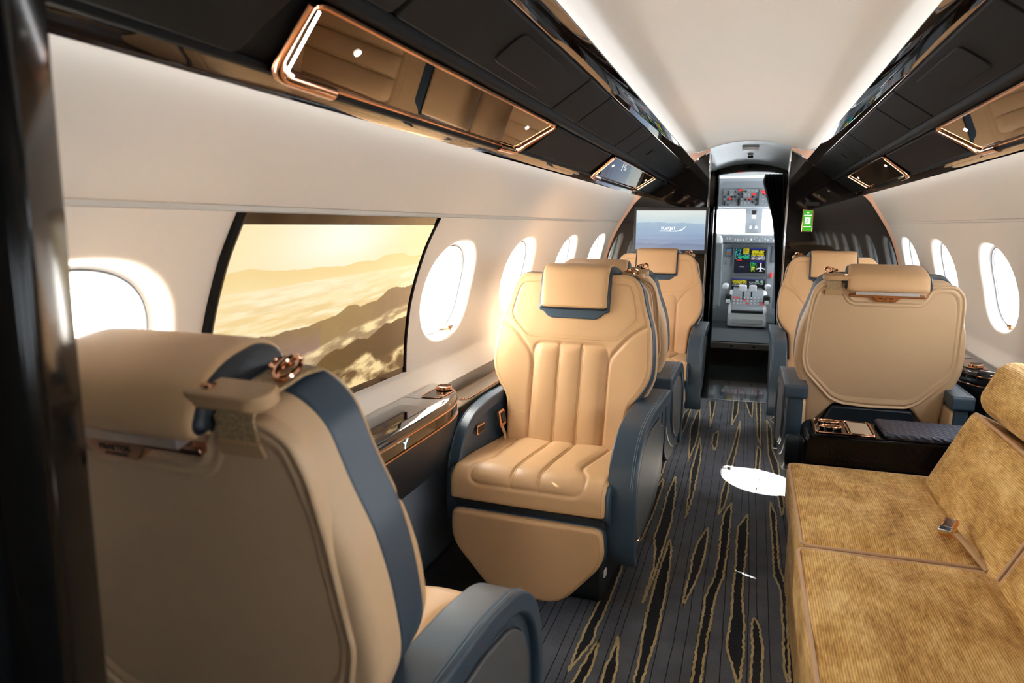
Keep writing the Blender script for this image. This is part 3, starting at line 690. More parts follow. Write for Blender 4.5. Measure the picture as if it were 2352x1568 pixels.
# windscreen wall with two openings
yw = 9.0
b = MB()
def qd(x0, z0, x1, z1, y=yw, mi=0): b.box((x0, y, z0), (x1, y + .05, z1), mi)
qd(-.9, 0, .9, 1.15); qd(-.9, 1.475, .9, 1.9); qd(-.03, 1.15, .16, 1.475); qd(-.9, 1.15, -.62, 1.475); qd(.72, 1.15, .9, 1.475)
tag(b.build('window_17', GREYP, None, False), kind='structure')
b = MB(); b.add([(-.62, yw + .03, 1.15), (-.03, yw + .03, 1.15), (-.03, yw + .03, 1.475), (-.62, yw + .03, 1.475)], [(0, 1, 2, 3)]); b.add([(.16, yw + .03, 1.15), (.72, yw + .03, 1.15), (.72, yw + .03, 1.475), (.16, yw + .03, 1.475)], [(0, 1, 2, 3)])
tag(b.build('window_18', GLASS), kind='structure')
b = MB(); b.box((-.6, 7.9, 1.80), (.6, 8.4, 1.83)); tag(b.build('ceiling_cockpit', CKWHITE), kind='structure')
# overhead switch panel
oh = empty('overhead_switch_panel', (-.0, 8.25, 1.60)); tag(oh, 'grey cockpit overhead panel full of knobs and red lit switches', 'switch panel')
Rt = Matrix.Rotation(math.radians(-58), 3, 'X')
def ohp(x, z, d=0): v = Rt @ Vector((x, -.0 - d, z)); return (v.x, v.y, v.z)
Rt = Matrix.Rotation(math.radians(25), 3, 'X')
b = MB(); b.add([ohp(-.36, -.12), ohp(.5, -.12), ohp(.5, .10), ohp(.30, .17), ohp(-.26, .17), ohp(-.36, .10)], [(0, 1, 2, 3, 4, 5)]); b.add([ohp(-.36, -.12, .0), ohp(.5, -.12, .0), ohp(.5, -.16, -.05), ohp(-.36, -.16, -.05)], [(0, 1, 2, 3)])
b.build('face', GREYP, oh, False)
b = MB()
for x in (-.27, -.09, .10, .29, .45): b.box(ohp(x - .0015, -.11, .001), tuple(np.array(ohp(x + .0015, .08, .004))))
for z in (.085,): b.box(ohp(-.3, z, .001), ohp(.45, z + .003, .004))
b.build('panel_gap', BLACK, oh, False)
rr = random.Random(7)
kn = MB(); wl = MB()
for gx in np.arange(-.25, .46, .036):
    for gz in (-.095, -.065, -.035, -.005, .025, .055):
        q = rr.random()
        if abs(gx + .09) < .012 or abs(gx - .10) < .012: continue
        if q < .36: kn.tube([ohp(gx, gz, .0), ohp(gx, gz, .016)], .009, 8)
        elif q < .72: a = Vector(ohp(gx - .009, gz - .006, .002)); c = Vector(ohp(gx + .009, gz + .003, .004)); wl.add([ohp(gx - .009, gz - .003, .003), ohp(gx + .009, gz - .003, .003), ohp(gx + .009, gz + .001, .003), ohp(gx - .009, gz + .001, .003)], [(0, 1, 2, 3)])
        if q > .5: wl.add([ohp(gx - .012, gz + .011, .003), ohp(gx + .006, gz + .011, .003), ohp(gx + .006, gz + .013, .003), ohp(gx - .012, gz + .013, .003)], [(0, 1, 2, 3)])
tag(kn.build('knobs', BLACK, oh), kind='stuff'); tag(wl.build('markings', CKWHITE, oh, False), kind='stuff')
for (x, z) in ((-.09, .072), (.14, .055), (.045, .025), (.155, .03), (-.19, -.028), (.005, -.03), (.30, .05)):
    bb = MB(); bb.add([ohp(x - .016, z - .007, .0), ohp(x + .016, z - .007, .0), ohp(x + .016, z + .009, .0), ohp(x - .016, z + .009, .0), ohp(x - .016, z - .007, .012), ohp(x + .016, z - .007, .012), ohp(x + .016, z + .009, .012), ohp(x - .016, z + .009, .012)], [(0, 3, 2, 1), (4, 5, 6, 7), (0, 1, 5, 4), (1, 2, 6, 5), (2, 3, 7, 6), (3, 0, 4, 7)])
    bb.build('red_switch', RED, oh, False)
# compass and lamp on centre post
cp = empty('standby_compass', (.065, 8.85, 1.42)); tag(cp, 'small black and white compass on the windscreen centre post', 'compass')
box('housing', (-.03, -.05, -.005), (.03, .1, .045), BLACK, cp, .01); box('dial', (-.022, -.056, -.05), (.022, .02, -.008), PLAST, cp, .006)
lp = empty('map_light', (.065, 8.86, 1.27)); tag(lp, 'small twin map light low on the windscreen centre post', 'lamp')
box('bracket', (-.05, -.03, -.005), (.05, .14, .012), GREYP, lp, .005)
for x in (-.03, .03): b = MB(); b.tube([(x, -.04, -.005), (x, .02, .005)], .014, 10); b.build('bulb', PLAST, lp)
# glareshield
gs = empty('glareshield', (0, 8.3, 1.14)); tag(gs, 'grey glareshield with row of autopilot knobs under the windscreen', 'instrument panel')
box('shelf', (-.88, -.0, .04), (.88, .68, .062), CKWHITE, gs, .01)
box('fascia', (-.5, -.02, -.035), (.6, .02, .045), GREYP, gs, .008)
b = MB(); wl = MB()
for x in np.arange(-.20, .30, .028):
    q = rr.random(); z = rr.choice((-.005, .005))
    if q < .55: b.tube([(x, -.02, z), (x, -.035, z)], .007, 8)
    wl.box((x - .008, -.0225, z + .012), (x + .006, -.0205, z + .015))
    if q > .4: wl.box((x - .006, -.0225, z - .016), (x + .008, -.0205, z - .013))
b.tube([(.05, -.02, .0), (.05, -.04, .0)], .012, 10)
tag(b.build('knobs', CKWHITE, gs), kind='stuff'); tag(wl.build('markings', CKWHITE, gs, False), kind='stuff')
# instrument panel
ip = empty('instrument_panel', (0, 8.42, .95)); tag(ip, 'grey cockpit instrument panel with bright flight displays', 'instrument panel')
box('panel', (-.88, 0, -.73), (.88, .05, .16), GREYP, ip, .004)
box('lip', (-.5, -.05, .135), (.6, .0, .16), GREYDK, ip, .004)
def put(c, U, V, u0, v0, u1, v1, k): return np.where(((U > u0) & (U < u1) & (V > v0) & (V < v1))[..., None], np.asarray(k, float), c)
def glyph(c, U, V, u0, v0, u1, v1, k, nx, ny, seed, fill=.6):
    n_ = np.random.RandomState(seed).rand(64, 64); a = ((U - u0) / (u1 - u0) * nx); q = ((V - v0) / (v1 - v0) * ny)
    ins = (U > u0) & (U < u1) & (V > v0) & (V < v1); i = np.clip(a.astype(int), 0, 63); j = np.clip(q.astype(int), 0, 63)
    return np.where((ins & (n_[i, j] < fill) & ((q % 1) > .35) & ((a % 1) > .2))[..., None], np.asarray(k, float), c)
def img_up(U, V):
    c = np.zeros(U.shape + (3,)) + (6, 8, 16)
    c = put(c, U, V, .5, .93, 1, 1, (30, 40, 110)); c = glyph(c, U, V, .02, .55, .22, .98, (60, 200, 215), 9, 12, 1, .5)
    c = glyph(c, U, V, .27, .75, .45, .98, (225, 215, 40), 10, 8, 2, .75); c = glyph(c, U, V, .27, .55, .47, .74, (40, 190, 200), 9, 6, 3, .55); c = glyph(c, U, V, .05, .60, .45, .70, (50, 210, 60), 14, 4, 4, .4); c = put(c, U, V, .07, .50, .24, .53, (225, 40, 40))
    c = put(c, U, V, .52, .70, .97, .91, (10, 12, 8)); c = glyph(c, U, V, .54, .70, .93, .90, (235, 225, 30), 22, 4, 5, .85); c = put(c, U, V, .52, .52, .97, .69, (70, 72, 80)); c = glyph(c, U, V, .54, .53, .95, .68, (220, 220, 225), 20, 4, 6, .5)
    c = put(c, U, V, 0, 0, .46, .46, (3, 8, 30)); c = glyph(c, U, V, .17, .22, .32, .26, (230, 230, 235), 9, 1, 7, .9)
    c = put(c, U, V, .5, .44, .97, .47, (20, 30, 140)); c = glyph(c, U, V, .51, .10, .72, .43, (60, 205, 90), 9, 8, 8, .45); c = glyph(c, U, V, .55, .05, .70, .25, (230, 220, 40), 4, 3, 9, .6)
    pl_ = (abs(U - .85) < .018) & (V > .08) & (V < .42) | ((abs(V - .22 + .35 * abs(U - .85)) < .022) & (abs(U - .85) < .13)) | ((abs(V - .09) < .012) & (abs(U - .85) < .05))
    return np.where(pl_[..., None], np.asarray((235, 238, 245), float), c)
def img_lo(U, V):
    c = np.zeros(U.shape + (3,)) + (8, 9, 14)
    c = put(c, U, V, 0, .93, 1, 1, (30, 35, 110)); c = glyph(c, U, V, .02, .68, .44, .92, (225, 215, 40), 22, 5, 15, .8); c = put(c, U, V, .02, .50, .44, .66, (80, 80, 90)); c = glyph(c, U, V, .03, .50, .40, .65, (220, 220, 225), 18, 3, 16, .5)
    c = glyph(c, U, V, .52, .62, .95, .92, (205, 210, 215), 14, 6, 17, .5); c = glyph(c, U, V, .70, .78, .95, .83, (70, 210, 100), 6, 1, 18, .9)
    c = glyph(c, U, V, .05, .06, .42, .42, (130, 135, 150), 6, 6, 19, .8); c = glyph(c, U, V, .08, .10, .3, .4, (60, 200, 90), 5, 5, 21, .3); c = glyph(c, U, V, .64, .04, .9, .42, (120, 125, 130), 6, 5, 22, .95)
    return c
GR_BZ = mat('display_bezel', (.10, .11, .12), .4)
for nm, x0, z0, x1, z1, im in (('upper_display', -.115, .77, .215, 1.045, img_up), ('lower_display', -.13, .545, .225, .705, img_lo)):
    bz = box(nm, (x0 - .02, -.03, z0 - .95 - .018), (x1 + .02, 0, z1 - .95 + .018), GR_BZ, ip, .004)
    screen('lit_screen', lambda u, v, x0=x0, x1=x1, z0=z0, z1=z1: (x0 + (x1 - x0) * u, -.032, z0 - .95 + (z1 - z0) * v), im, 150, 130, bz)
bz = box('standby_display', (-.215, -.02, .0), (-.145, 0, .09), GREYDK, ip, .004)
screen('lit_screen', lambda u, v: (-.205 + .05 * u, -.0215, .03 + .05 * v), lambda U, V: mixc((110, 80, 40), (60, 110, 150), sstep(.45, .55, V)), 10, 10, bz)
box('side_display', (.27, -.02, -.05), (.55, 0, .12), GREYDK, ip, .004); box('side_display', (-.5, -.02, -.05), (-.26, 0, .12), GREYDK, ip, .004)
b = MB(); b.tube([(-.18, -.02, -.06), (-.18, 0, -.06)], .02, 14); b.build('knob', GREYP, ip)
box('red_handle', (.27, -.04, -.22), (.29, -.0, -.17), RED, ip, .003)
# pedestal
pd = empty('throttle_pedestal', (.04, 7.92, .215)); pd.scale = (1, 1, .80); tag(pd, 'off white throttle pedestal with levers between the cockpit seats', 'pedestal')
pr_ = [(-.0, 0.02), (-.03, .20), (-.01, .24), (.10, .30), (.455, .47), (.455, .02)]
b = MB()
def xprof(b, prof, x0, x1, mi=0):
    n = len(prof); b.add([(x0, p[0], p[1]) for p in prof] + [(x1, p[0], p[1]) for p in prof], [tuple(range(n)), tuple(range(2 * n - 1, n - 1, -1))] + [(i, (i + 1) % n, n + (i + 1) % n, n + i) for i in range(n)], mi)
xprof(b, pr_, -.185, .205); o = b.build('shell', CKWHITE, pd); bev(o, .02, 4)
b = MB(); xprof(b, [(p[0] - .004, p[1] + .012) for p in pr_[1:5]] + [(.44, .40), (.02, .15)], -.15, .17); o = b.build('top_panel', GREYP, pd); bev(o, .006)
box('recess', (-.15, -.036, .06), (.17, -.01, .125), mat('recess_grey', (.42, .42, .40), .5), pd, .012)
b = MB()
for x in (-.04, .045): b = MB(); b.box((x - .008, .19, .36), (x + .008, .21, .50)); b.build('lever_arm', BLACK, pd)
for x in (-.045, .055): box('throttle_grip', (x - .038, .17, .47), (x + .038, .22, .555), PLAST, pd, .012)
for x in (-.19, .20): box('palm_rest', (x - .035, .10, .33), (x + .035, .19, .43), BLACK, pd, .02); box('grip_cap', (x - .022, .08, .32), (x + .022, .1, .365), PLAST, pd, .006)
b = MB()
for x in np.arange(-.13, .16, .035):
    for k, y in enumerate((.06, .12, .18)): b.box((x - .008, y, .285 + y * .5), (x + .010, y + .012, .305 + y * .5), 0 if rr.random() < .8 else 1)
b.build('switches', [CKWHITE, RED], pd, False)
box('wrist_rest', (-.15, -.045, .205), (.17, .01, .245), BLACK, pd, .012)
# pilot seats
for s in (-1, 1):
    ps = empty('pilot_seat', (s * .50 + .03, 7.90, .215)); tag(ps, 'pilot seat with white sheepskin cover on the %s of the cockpit' % ('left' if s < 0 else 'right'), 'seat', 'pilot seats')
    WOOL = mat('sheepskin', (.75, .76, .76), .95, bump=1, bscale=120)
    box('seat_cushion', (-.23, -.1, .22), (.23, .35, .34), WOOL, ps, .04, 4); box('backrest', (-.24, -.24, .30), (.24, -.10, .98), WOOL, ps, .05, 4)
    box('headrest', (-.12, -.22, 1.0), (.12, -.13, 1.16), BLACK, ps, .03); box('pedestal_base', (-.15, -.1, .0), (.15, .3, .22), BLACK, ps, .02); box('armrest', (-s * .29 - .03, -.16, .42), (-s * .29 + .03, .1, .47), PLAST, ps, .02); box('back_shell', (-.25, -.27, .25), (.25, -.235, .9), GREYP, ps, .02)
# curtain
def fold(u, v):
    z = .21 + v * 1.535; x0 = float(np.interp(z, [.2, .35, 1.13, 1.36, 1.70, 1.75], [.30, .30, .25, .215, .112, .135])); x = x0 + (.322 - x0) * u
    return (x, DF + .10 + .022 * math.sin(u * 42 + v * 2) * (1 - .3 * u), .21 + v * 1.535)
nu, nv = 90, 24
mesh('curtain', [fold(i / (nu - 1), j / (nv - 1)) for j in range(nv) for i in range(nu)], [(j * nu + i, j * nu + i + 1, (j + 1) * nu + i + 1, (j + 1) * nu + i) for j in range(nv - 1) for i in range(nu - 1)], CURT)
o = bpy.data.objects['curtain']; sm = o.modifiers.new('thick', 'SOLIDIFY'); sm.thickness = .003; tag(o, 'black pleated curtain gathered at the right of the cockpit doorway', 'curtain')

# ------------------------------------------------------------------ seats
# local frame: +y is where the sitter looks, +x is the aisle side after mirroring by m
TH = math.radians(13); CT, ST = math.cos(TH), math.sin(TH)
BO = (-.115, .45)                               # foot of the backrest (y, z)
def bk(m):                                       # backrest plane: u across, v height above floor when measured on the slope
    def P(u, v, w_):
        l = (v - BO[1]); return (m * u, BO[0] - l * math.tan(TH) + w_ * CT, v + w_ * ST)
    return P
BACK = rnd([(0, 1.095, 0), (.205, 1.095, 0), (.243, 1.06, 0), (.262, .98, 0), (.285, .92, 0), (.297, .84, 0), (.298, .735, 0), (.262, .672, 0), (.236, .64, 0), (.226, .58, 0), (.22, .45, 0),
            (-.22, .45, 0), (-.226, .58, 0), (-.236, .64, 0), (-.262, .672, 0), (-.298, .735, 0), (-.297, .84, 0), (-.285, .92, 0), (-.262, .98, 0), (-.243, 1.06, 0), (-.205, 1.095, 0)],
           [.0, .05, .05, .03, .03, .04, .045, .03, .02, .02, .01, .01, .02, .02, .03, .045, .04, .03, .03, .05, .05], 5)
def scale_poly(poly, d):
    P = [Vector((p[0], p[1], 0)) for p in poly]; n = len(P); out = []
    for i in range(n):
        t = (P[(i + 1) % n] - P[i - 1]); t = t.normalized() if t.length > 1e-9 else Vector((1, 0, 0)); out.append(P[i] + Vector((-t.y, t.x, 0)) * d)
    return out
CCW = sum(BACK[i].x * BACK[(i + 1) % len(BACK)].y - BACK[(i + 1) % len(BACK)].x * BACK[i].y for i in range(len(BACK))) > 0
def inset(poly, d):
    P = list(poly); a = sum(P[i][0] * P[(i + 1) % len(P)][1] - P[(i + 1) % len(P)][0] * P[i][1] for i in range(len(P)))
    return scale_poly(P, d if a > 0 else -d)
YOKE = rnd([(-.128, 1.062, 0), (-.20, 1.058, 0), (-.218, 1.03, 0), (-.238, .945, 0), (-.225, .918, 0), (-.165, .862, 0), (.165, .862, 0), (.225, .918, 0), (.238, .945, 0), (.218, 1.03, 0), (.20, 1.058, 0), (.128, 1.062, 0)], .02, 4, False)
WING = [rnd([(k * .292, .925, 0), (k * .215, .878, 0), (k * .150, .80, 0), (k * .142, .76, 0), (k * .142, .45, 0)], .03, 5, False) for k in (-1, 1)]
CENT = rnd([(-.140, .45, 0), (-.140, .838, 0), (.140, .838, 0), (.140, .45, 0)], .035, 5, False)
CHAN = [[(-.043, .45), (-.043, .838)], [(.043, .45), (.043, .838)]]
def h_back(U, V):
    aU = abs(U)
    H = np.full(U.shape, .052)
    H += .010 * sstep(.12, .26, aU) * sstep(.95, .80, V)           # side bolsters
    H += .006 * sstep(.47, .55, V) * np.cos(np.clip(aU / .14, 0, 1) * PI / 2) * 0
    cen = (aU < .14) & (V < .838); sc_ = sstep(0, .03, .14 - aU) * sstep(0, .03, .838 - V)
    for x0, x1 in ((-.14, -.043), (-.043, .043), (.043, .14)):
        q = np.clip((U - x0) / (x1 - x0), 0, 1); H = H + np.where(cen & (U >= x0) & (U <= x1), .007 * np.sin(PI * q) ** .8 * sc_, 0)
    for L, d, w_ in ([(YOKE, .0020, .0036)] + [(x, .0060, .0062) for x in WING] + [(CENT, .0045, .0055)] + [(x, .0030, .0042) for x in CHAN]):
        D = pdist(L, U, V); H = H - d * np.exp(-(D / w_) ** 2)
    return H
RP = rnd([(-.232, 1.062, 0), (-.205, 1.078, 0), (-.163, 1.077, 0), (-.142, 1.062, 0), (-.122, 1.026, 0), (-.104, 1.016, 0), (.118, 1.016, 0), (.138, 1.028, 0), (.155, 1.068, 0), (.175, 1.078, 0), (.222, 1.078, 0), (.245, 1.052, 0), (.252, 1.01, 0),
          (.262, .80, 0), (.250, .735, 0), (.155, .622, 0), (.120, .603, 0), (.0, .597, 0), (-.105, .603, 0), (-.150, .622, 0), (-.245, .728, 0), (-.260, .79, 0), (-.252, .95, 0), (-.244, 1.02, 0)], .014, 3)
RP = [Vector((p.x * 1.025, p.y, 0)) for p in RP]
RS = rnd([(-.212, 1.045, 0), (-.195, 1.053, 0), (-.158, 1.051, 0), (-.135, 1.012, 0), (-.112, .996, 0), (0, .994, 0), (.122, .997, 0), (.148, 1.015, 0), (.172, 1.053, 0), (.215, 1.053, 0), (.232, 1.02, 0),
          (.246, .80, 0), (.238, .755, 0), (.150, .655, 0), (.120, .640, 0), (-.115, .640, 0), (-.148, .655, 0), (-.236, .752, 0), (-.246, .80, 0), (-.236, .97, 0)], .014, 3)
RS = [Vector((p.x * 1.02, p.y, 0)) for p in RS]
def h_rear(U, V):
    a = sdf(RP, U, V); b = sdf(RS, U, V)
    H = np.full(U.shape, .012)
    H -= .006 * np.exp(-(a / .0045) ** 2)
    t = np.clip(a / np.maximum(a + np.maximum(-b, 0), 1e-5), 0, 1)
    H += np.where(a > 0, np.where(b > 0, -.010, -.010 * t), 0)
    H -= .0015 * np.exp(-(b / .002) ** 2)
    return H
def seat(m, x, y, rz, label, back_detail=True, thin=.85):
    rt = empty('cabin_seat', (x, y, 0), rz); tag(rt, label, 'seat', 'leather cabin seats')
    P = bk(m)
    o = heightfield('backrest_cushion', BACK, P, h_back, .0, TAN, rt, 150, 170, .014)
    # middle band
    mid = inset(BACK, -.003)
    prism('backrest_side_band', [(p.x, p.y) for p in mid], lambda u, v, w_: P(u, v, w_), -.031, .040, NAVY, rt, .006, 2)
    RB = rnd([(0, 1.088, 0), (.20, 1.088, 0), (.240, 1.05, 0), (.258, .96, 0), (.274, .84, 0), (.272, .74, 0), (.246, .668, 0), (.244, .50, 0), (.215, .46, 0), (.150, .575, 0), (.10, .590, 0),
              (-.10, .590, 0), (-.150, .575, 0), (-.215, .46, 0), (-.244, .50, 0), (-.246, .668, 0), (-.272, .74, 0), (-.274, .84, 0), (-.258, .96, 0), (-.240, 1.05, 0), (-.20, 1.088, 0)], .03, 4)
    up = [(0, 1.095), (.205, 1.095), (.246, 1.06), (.266, .98), (.288, .92), (.300, .84), (.301, .735), (.272, .672), (.258, .64), (.252, .58), (.250, .46)]
    RBc = rnd([(p[0], p[1], 0) for p in up] + [(-p[0], p[1], 0) for p in reversed(up[1:])], [.0, .05, .05, .03, .03, .04, .045, .03, .02, .02, .01, .01, .02, .02, .03, .045, .04, .03, .03, .05, .05], 5)
    PR = lambda u, v, w_: P(-u, v, -.048 - w_)
    heightfield('rear_shell', RBc, PR, lambda U, V: .045 + 0 * U - .03 * sstep(.60, .585, V) * (abs(U) < .5) * sstep(.245 - (V - .46) * .85 + .012, .245 - (V - .46) * .85, abs(U)), -.018, TANBACK, rt, 70, 170, .022)
    heightfield('rear_inset_panel', inset(RP, -.012), lambda u, v, w_: PR(u, v, .040 + w_), h_rear, -.01, TANBACK, rt, 150, 190, .006)
    # lower rear well
    prism('lower_rear_cover', [(-.16, .40), (.16, .40), (.20, .47), (.145, .582), (-.145, .582), (-.20, .47)], lambda u, v, w_: PR(u, v, w_), .0, .052, NAVYDK, rt, .006)
    b = MB()
    if back_detail:
        L = [Vector(PR(p.x, p.y, .040 + .0035)) for p in RS]; dashes(b, L + [L[0]], .006, .004, .0011)
        for q in (-.005, .005): dashes(b, [Vector(PR(q, v, .0432)) for v in np.linspace(.645, .992, 30)], .006, .004, .0011)
        b.add([Vector(PR(p[0], p[1], .0424)) for p in ((-.0007, .641), (.0007, .641), (.0007, .993), (-.0007, .993))], [(0, 1, 2, 3)])
    for L, off in [(YOKE, 0)] + [(c, .006) for c in CHAN] + [(c, -.006) for c in CHAN]:
        pts = []
        for p in L:
            u = p[0] + off; v = p[1]
            if v < .47 and len(L) == 2: v = .47
            pts.append(Vector((u, v, 0)))
        dense = []
        for i in range(len(pts) - 1):
            k = max(1, int((pts[i + 1] - pts[i]).length / .012)); dense += [pts[i].lerp(pts[i + 1], q / k) for q in range(k)]
        dense.append(pts[-1]); U = np.array([[p.x for p in dense]]); V = np.array([[p.y for p in dense]])
        if L is YOKE: U = U * 1.02; V = np.where(V < 1.05, V + (V - 1.0) * .03, V)
        H = h_back(U, V)[0]
        dashes(b, [Vector(P(U[0][i], V[0][i], H[i] + .0003)) for i in range(len(dense))], .0055, .0038, .0008)
    ed = inset(BACK, .014); U = np.array([[p.x for p in ed]]); V = np.array([[p.y for p in ed]]); H = h_back(U, V)[0]
    for sg in (-1, 1): dashes(b, [Vector(P(U[0][i], V[0][i], H[i])) for i in range(len(ed)) if V[0][i] > .47 and U[0][i] * sg > .001], .0055, .0038, .0008)
    b.build('stitching', STITCH, rt, False)
    # headrest: inverted U pad folded over the top
    HW = .131
    def hr(name, mt, hw, grow, bottom_f, bottom_r, bw):
        prof = [(.068 + grow, bottom_f + .006), (.074 + grow, 1.03), (.068 + grow, 1.112 + grow), (.025, 1.136 + grow), (-.045, 1.140 + grow), (-.105 - grow, 1.126 + grow), (-.128 - grow, 1.085), (-.122 - grow, bottom_r), (-.070, bottom_r), (-.055, 1.075), (-.0, 1.075), (.030, 1.05), (.035, bottom_f)]
        prof = rnd([(p[0], p[1], 0) for p in prof], [.008, .02, .02, .03, .03, .025, .02, .012, .01, .01, .01, .01, .006], 4)
        n = len(prof); V = []
        wf = lambda q: 1 + .08 * min(1, max(0, -q / .10)) - .03 * min(1, max(0, q / .04))
        xs = [-hw, -hw + .004, -hw + .012, -hw + .03, 0, hw - .03, hw - .012, hw - .004, hw]; sh = [.010, .004, .001, 0, 0, 0, .001, .004, .010]
        cen = Vector((0, 1.05, 0))
        ins = [inset(prof, q) for q in sh]
        for k, xx in enumerate(xs): V += [P(xx * wf(p.x), p.y, p.x) for p in ins[k]]
        F = [(k * n + i, k * n + (i + 1) % n, (k + 1) * n + (i + 1) % n, (k + 1) * n + i) for k in range(len(xs) - 1) for i in range(n)]
        F += [tuple(range(n)), tuple(range((len(xs) - 1) * n, len(xs) * n))]
        return mesh(name, V, F, mt, rt)
    hr('headrest_side_gusset', NAVYDK, HW + .006, -.004, .956, 1.070, 0)
    h = hr('headrest', TAN if m * 1 else TAN, HW, 0, .962, 1.066, 0)
    sb = MB(); dashes(sb, [Vector(P(q[0], q[1], .0735)) for q in rnd([(-HW + .008, 1.10, 0), (-HW + .008, .972, 0), (HW - .008, .972, 0), (HW - .008, 1.10, 0)], .02, 4, False)], .0055, .0038, .0008); sb.build('stitching', STITCH, h, False)
    # slate flap behind the headrest
    fl = rnd([(-.134, 1.085, 0), (-.134, .957, 0), (-.118, .954, 0), (-.092, .930, 0), (.092, .930, 0), (.118, .954, 0), (.134, .957, 0), (.134, 1.085, 0)], .018, 5)
    prism('headrest_backing', [(p.x, p.y) for p in fl], lambda u, v, w_: P(u, v, w_), .03, .0575, NAVY, rt, .003)
    # rose gold bar with plate, glitter strip
    bar = rnd([(-.130, 1.053, 0), (-.130, 1.043, 0), (-.048, 1.043, 0), (-.032, 1.026, 0), (.032, 1.026, 0), (.048, 1.043, 0), (.130, 1.043, 0), (.130, 1.053, 0)], .004, 3)
    g = prism('rose_gold_bar', [(p.x, p.y) for p in bar], lambda u, v, w_: PR(u, v, w_), .040, .062, mat('satin_rose_gold', (.62, .36, .26), .22, metal=1) if 'satin_rose_gold' not in bpy.data.materials else bpy.data.materials['satin_rose_gold'], rt, .002)
    prism('glitter_strip', [(-.108, 1.054), (.108, 1.054), (.108, 1.066), (-.108, 1.066)], lambda u, v, w_: PR(u, v, w_), .040, .070, SILV, rt, .001)
    if back_detail:
        a = Vector(PR(0, 1.0395, .0625)); ux = Vector((-1 * 1, 0, 0)); ux = Vector(PR(m * 1.0, 1.04, 0)) - Vector(PR(0, 1.04, 0)); ux = ux.normalized(); uy = (Vector(PR(0, 1.1, 0)) - Vector(PR(0, 1.0, 0))).normalized()
        if ux.cross(uy).y > 0: ux = -ux
        text('plate_text', 'PRAETOR', .0105, frame_m(a, ux, uy), BLACK, g, .0003, 'CENTER', 1.1)
        a = Vector(PR(0, 1.0315, .0625)); text('plate_text', 'BY EMBRAER', .0042, frame_m(a, ux, uy), BLACK, g, .0003, 'CENTER', 1.4)
    # shoulder strap over the top, aisle side
    st = empty('shoulder_strap'); st.parent = rt
    x0, x1 = .148, .205
    # wrapped leather loop
    def band(name, u0, u1, prof, th, mt, bw=.002):
        n = len(prof); V = []; 
        for uu in (u0, u1):
            V += [P(uu, p[1], p[0]) for p in prof]
            V += [P(uu, p[1] - 0, p[0]) for p in inset(prof, 0)]
        pts = rnd([(p[0], p[1], 0) for p in prof], .012, 4, False); A = []
        for i, p in enumerate(pts):
            a_ = pts[max(i - 1, 0)]; b_ = pts[min(i + 1, len(pts) - 1)]; t = (b_ - a_).normalized(); nn = Vector((-t.y, t.x, 0)); A.append((p + nn * th, p))
        V = []
        for (q, p) in A: V += [P(u0, q.y, q.x), P(u1, q.y, q.x), P(u1, p.y, p.x), P(u0, p.y, p.x)]
        F = []
        for i in range(len(A) - 1):
            a_ = 4 * i
            for k in range(4): F.append((a_ + k, a_ + (k + 1) % 4, a_ + 4 + (k + 1) % 4, a_ + 4 + k))
        F += [(0, 1, 2, 3), tuple(range(4 * len(A) - 4, 4 * len(A)))]
        o = mesh(name, V, F, mt, st); bev(o, bw, 2); return o
    band('webbing', x0 + .010, x1 + .004, [(-.103, 1.060), (-.105, 1.098), (-.085, 1.108), (.0, 1.106), (.03, 1.098)], -.004, BELT, .001)
    band('webbing_keeper', x0 + .006, x1 + .008, [(-.102, 1.046), (-.107, 1.066)], -.005, TANDK, .001)
    lp = rnd([(-.012, .004, 0), (-.012, -.034, 0), (.080, -.038, 0), (.096, -.018, 0), (.090, .010, 0), (.0, .010, 0)], .012, 4)
    V = []
    # leather wrap: a flat tongue lying across the top rear edge from strap to headrest
    def wrap(u, q, w_): return P(.140 + u, 1.118 + w_, -.085 + q)
    o = prism('leather_wrap', [(p.x, p.y) for p in lp], lambda u, v, w_: P(.132 + u, 1.098 + w_ - .05 * max(0, u - .06), -.074 + v), .006, .024, TANDK, st, .006, 4)
    b = MB(); c = Vector(P(.146, 1.118, -.090)); b.tube([c, c + Vector((0, 0, .007))], .008, 14); b.build('snap_button', ROSE, st)
    b = MB(); pts = [Vector(P(.200 + .013 * math.cos(a), 1.118 + .006 * math.sin(a), -.02 + .018 * math.sin(a))) for a in np.linspace(0, 2 * PI, 14)[:-1]]; b.tube(pts, .0045, 8, True)
    pts = [Vector(P(.180 + .012 * math.cos(a), 1.116, -.005 + .016 * math.sin(a))) for a in np.linspace(0, 2 * PI, 12)[:-1]]; b.tube(pts, .0035, 8, True); b.build('buckle_ring', ROSE, st)
    # seat cushion -------------------------------------------------
    prof = rnd([(-.16, .488, 0), (.0, .497, 0), (.20, .512, 0), (.315, .512, 0), (.352, .48, 0), (.350, .405, 0)], [0, .05, .06, .05, .05, 0], 8, False)
    PL = [Vector((p.x, p.y)) for p in prof]; S = [0]
    for i in range(1, len(PL)): S.append(S[-1] + (PL[i] - PL[i - 1]).length)
    S = np.array(S); PX = np.array([p.x for p in PL]); PZ = np.array([p.y for p in PL]); SM = S[-1]
    nu_, ns = 150, 140; uu = np.linspace(-1, 1, nu_); uu = np.sign(uu) * (1 - (1 - abs(uu)) ** 1.3); ss = np.linspace(0, SM, ns)
    hwid = lambda s_: .252 + .006 * np.sin(PI * s_ / SM)
    sF = SM - .052; sB = 0
    PANEL = rnd([(-.175, -.05, 0), (-.175, .12, 0), (-.150, SM - .21, 0), (-.188, SM - .15, 0), (-.186, SM - .062, 0), (.186, SM - .062, 0), (.188, SM - .15, 0), (.150, SM - .21, 0), (.175, .12, 0), (.175, -.05, 0)], .04, 6, False)
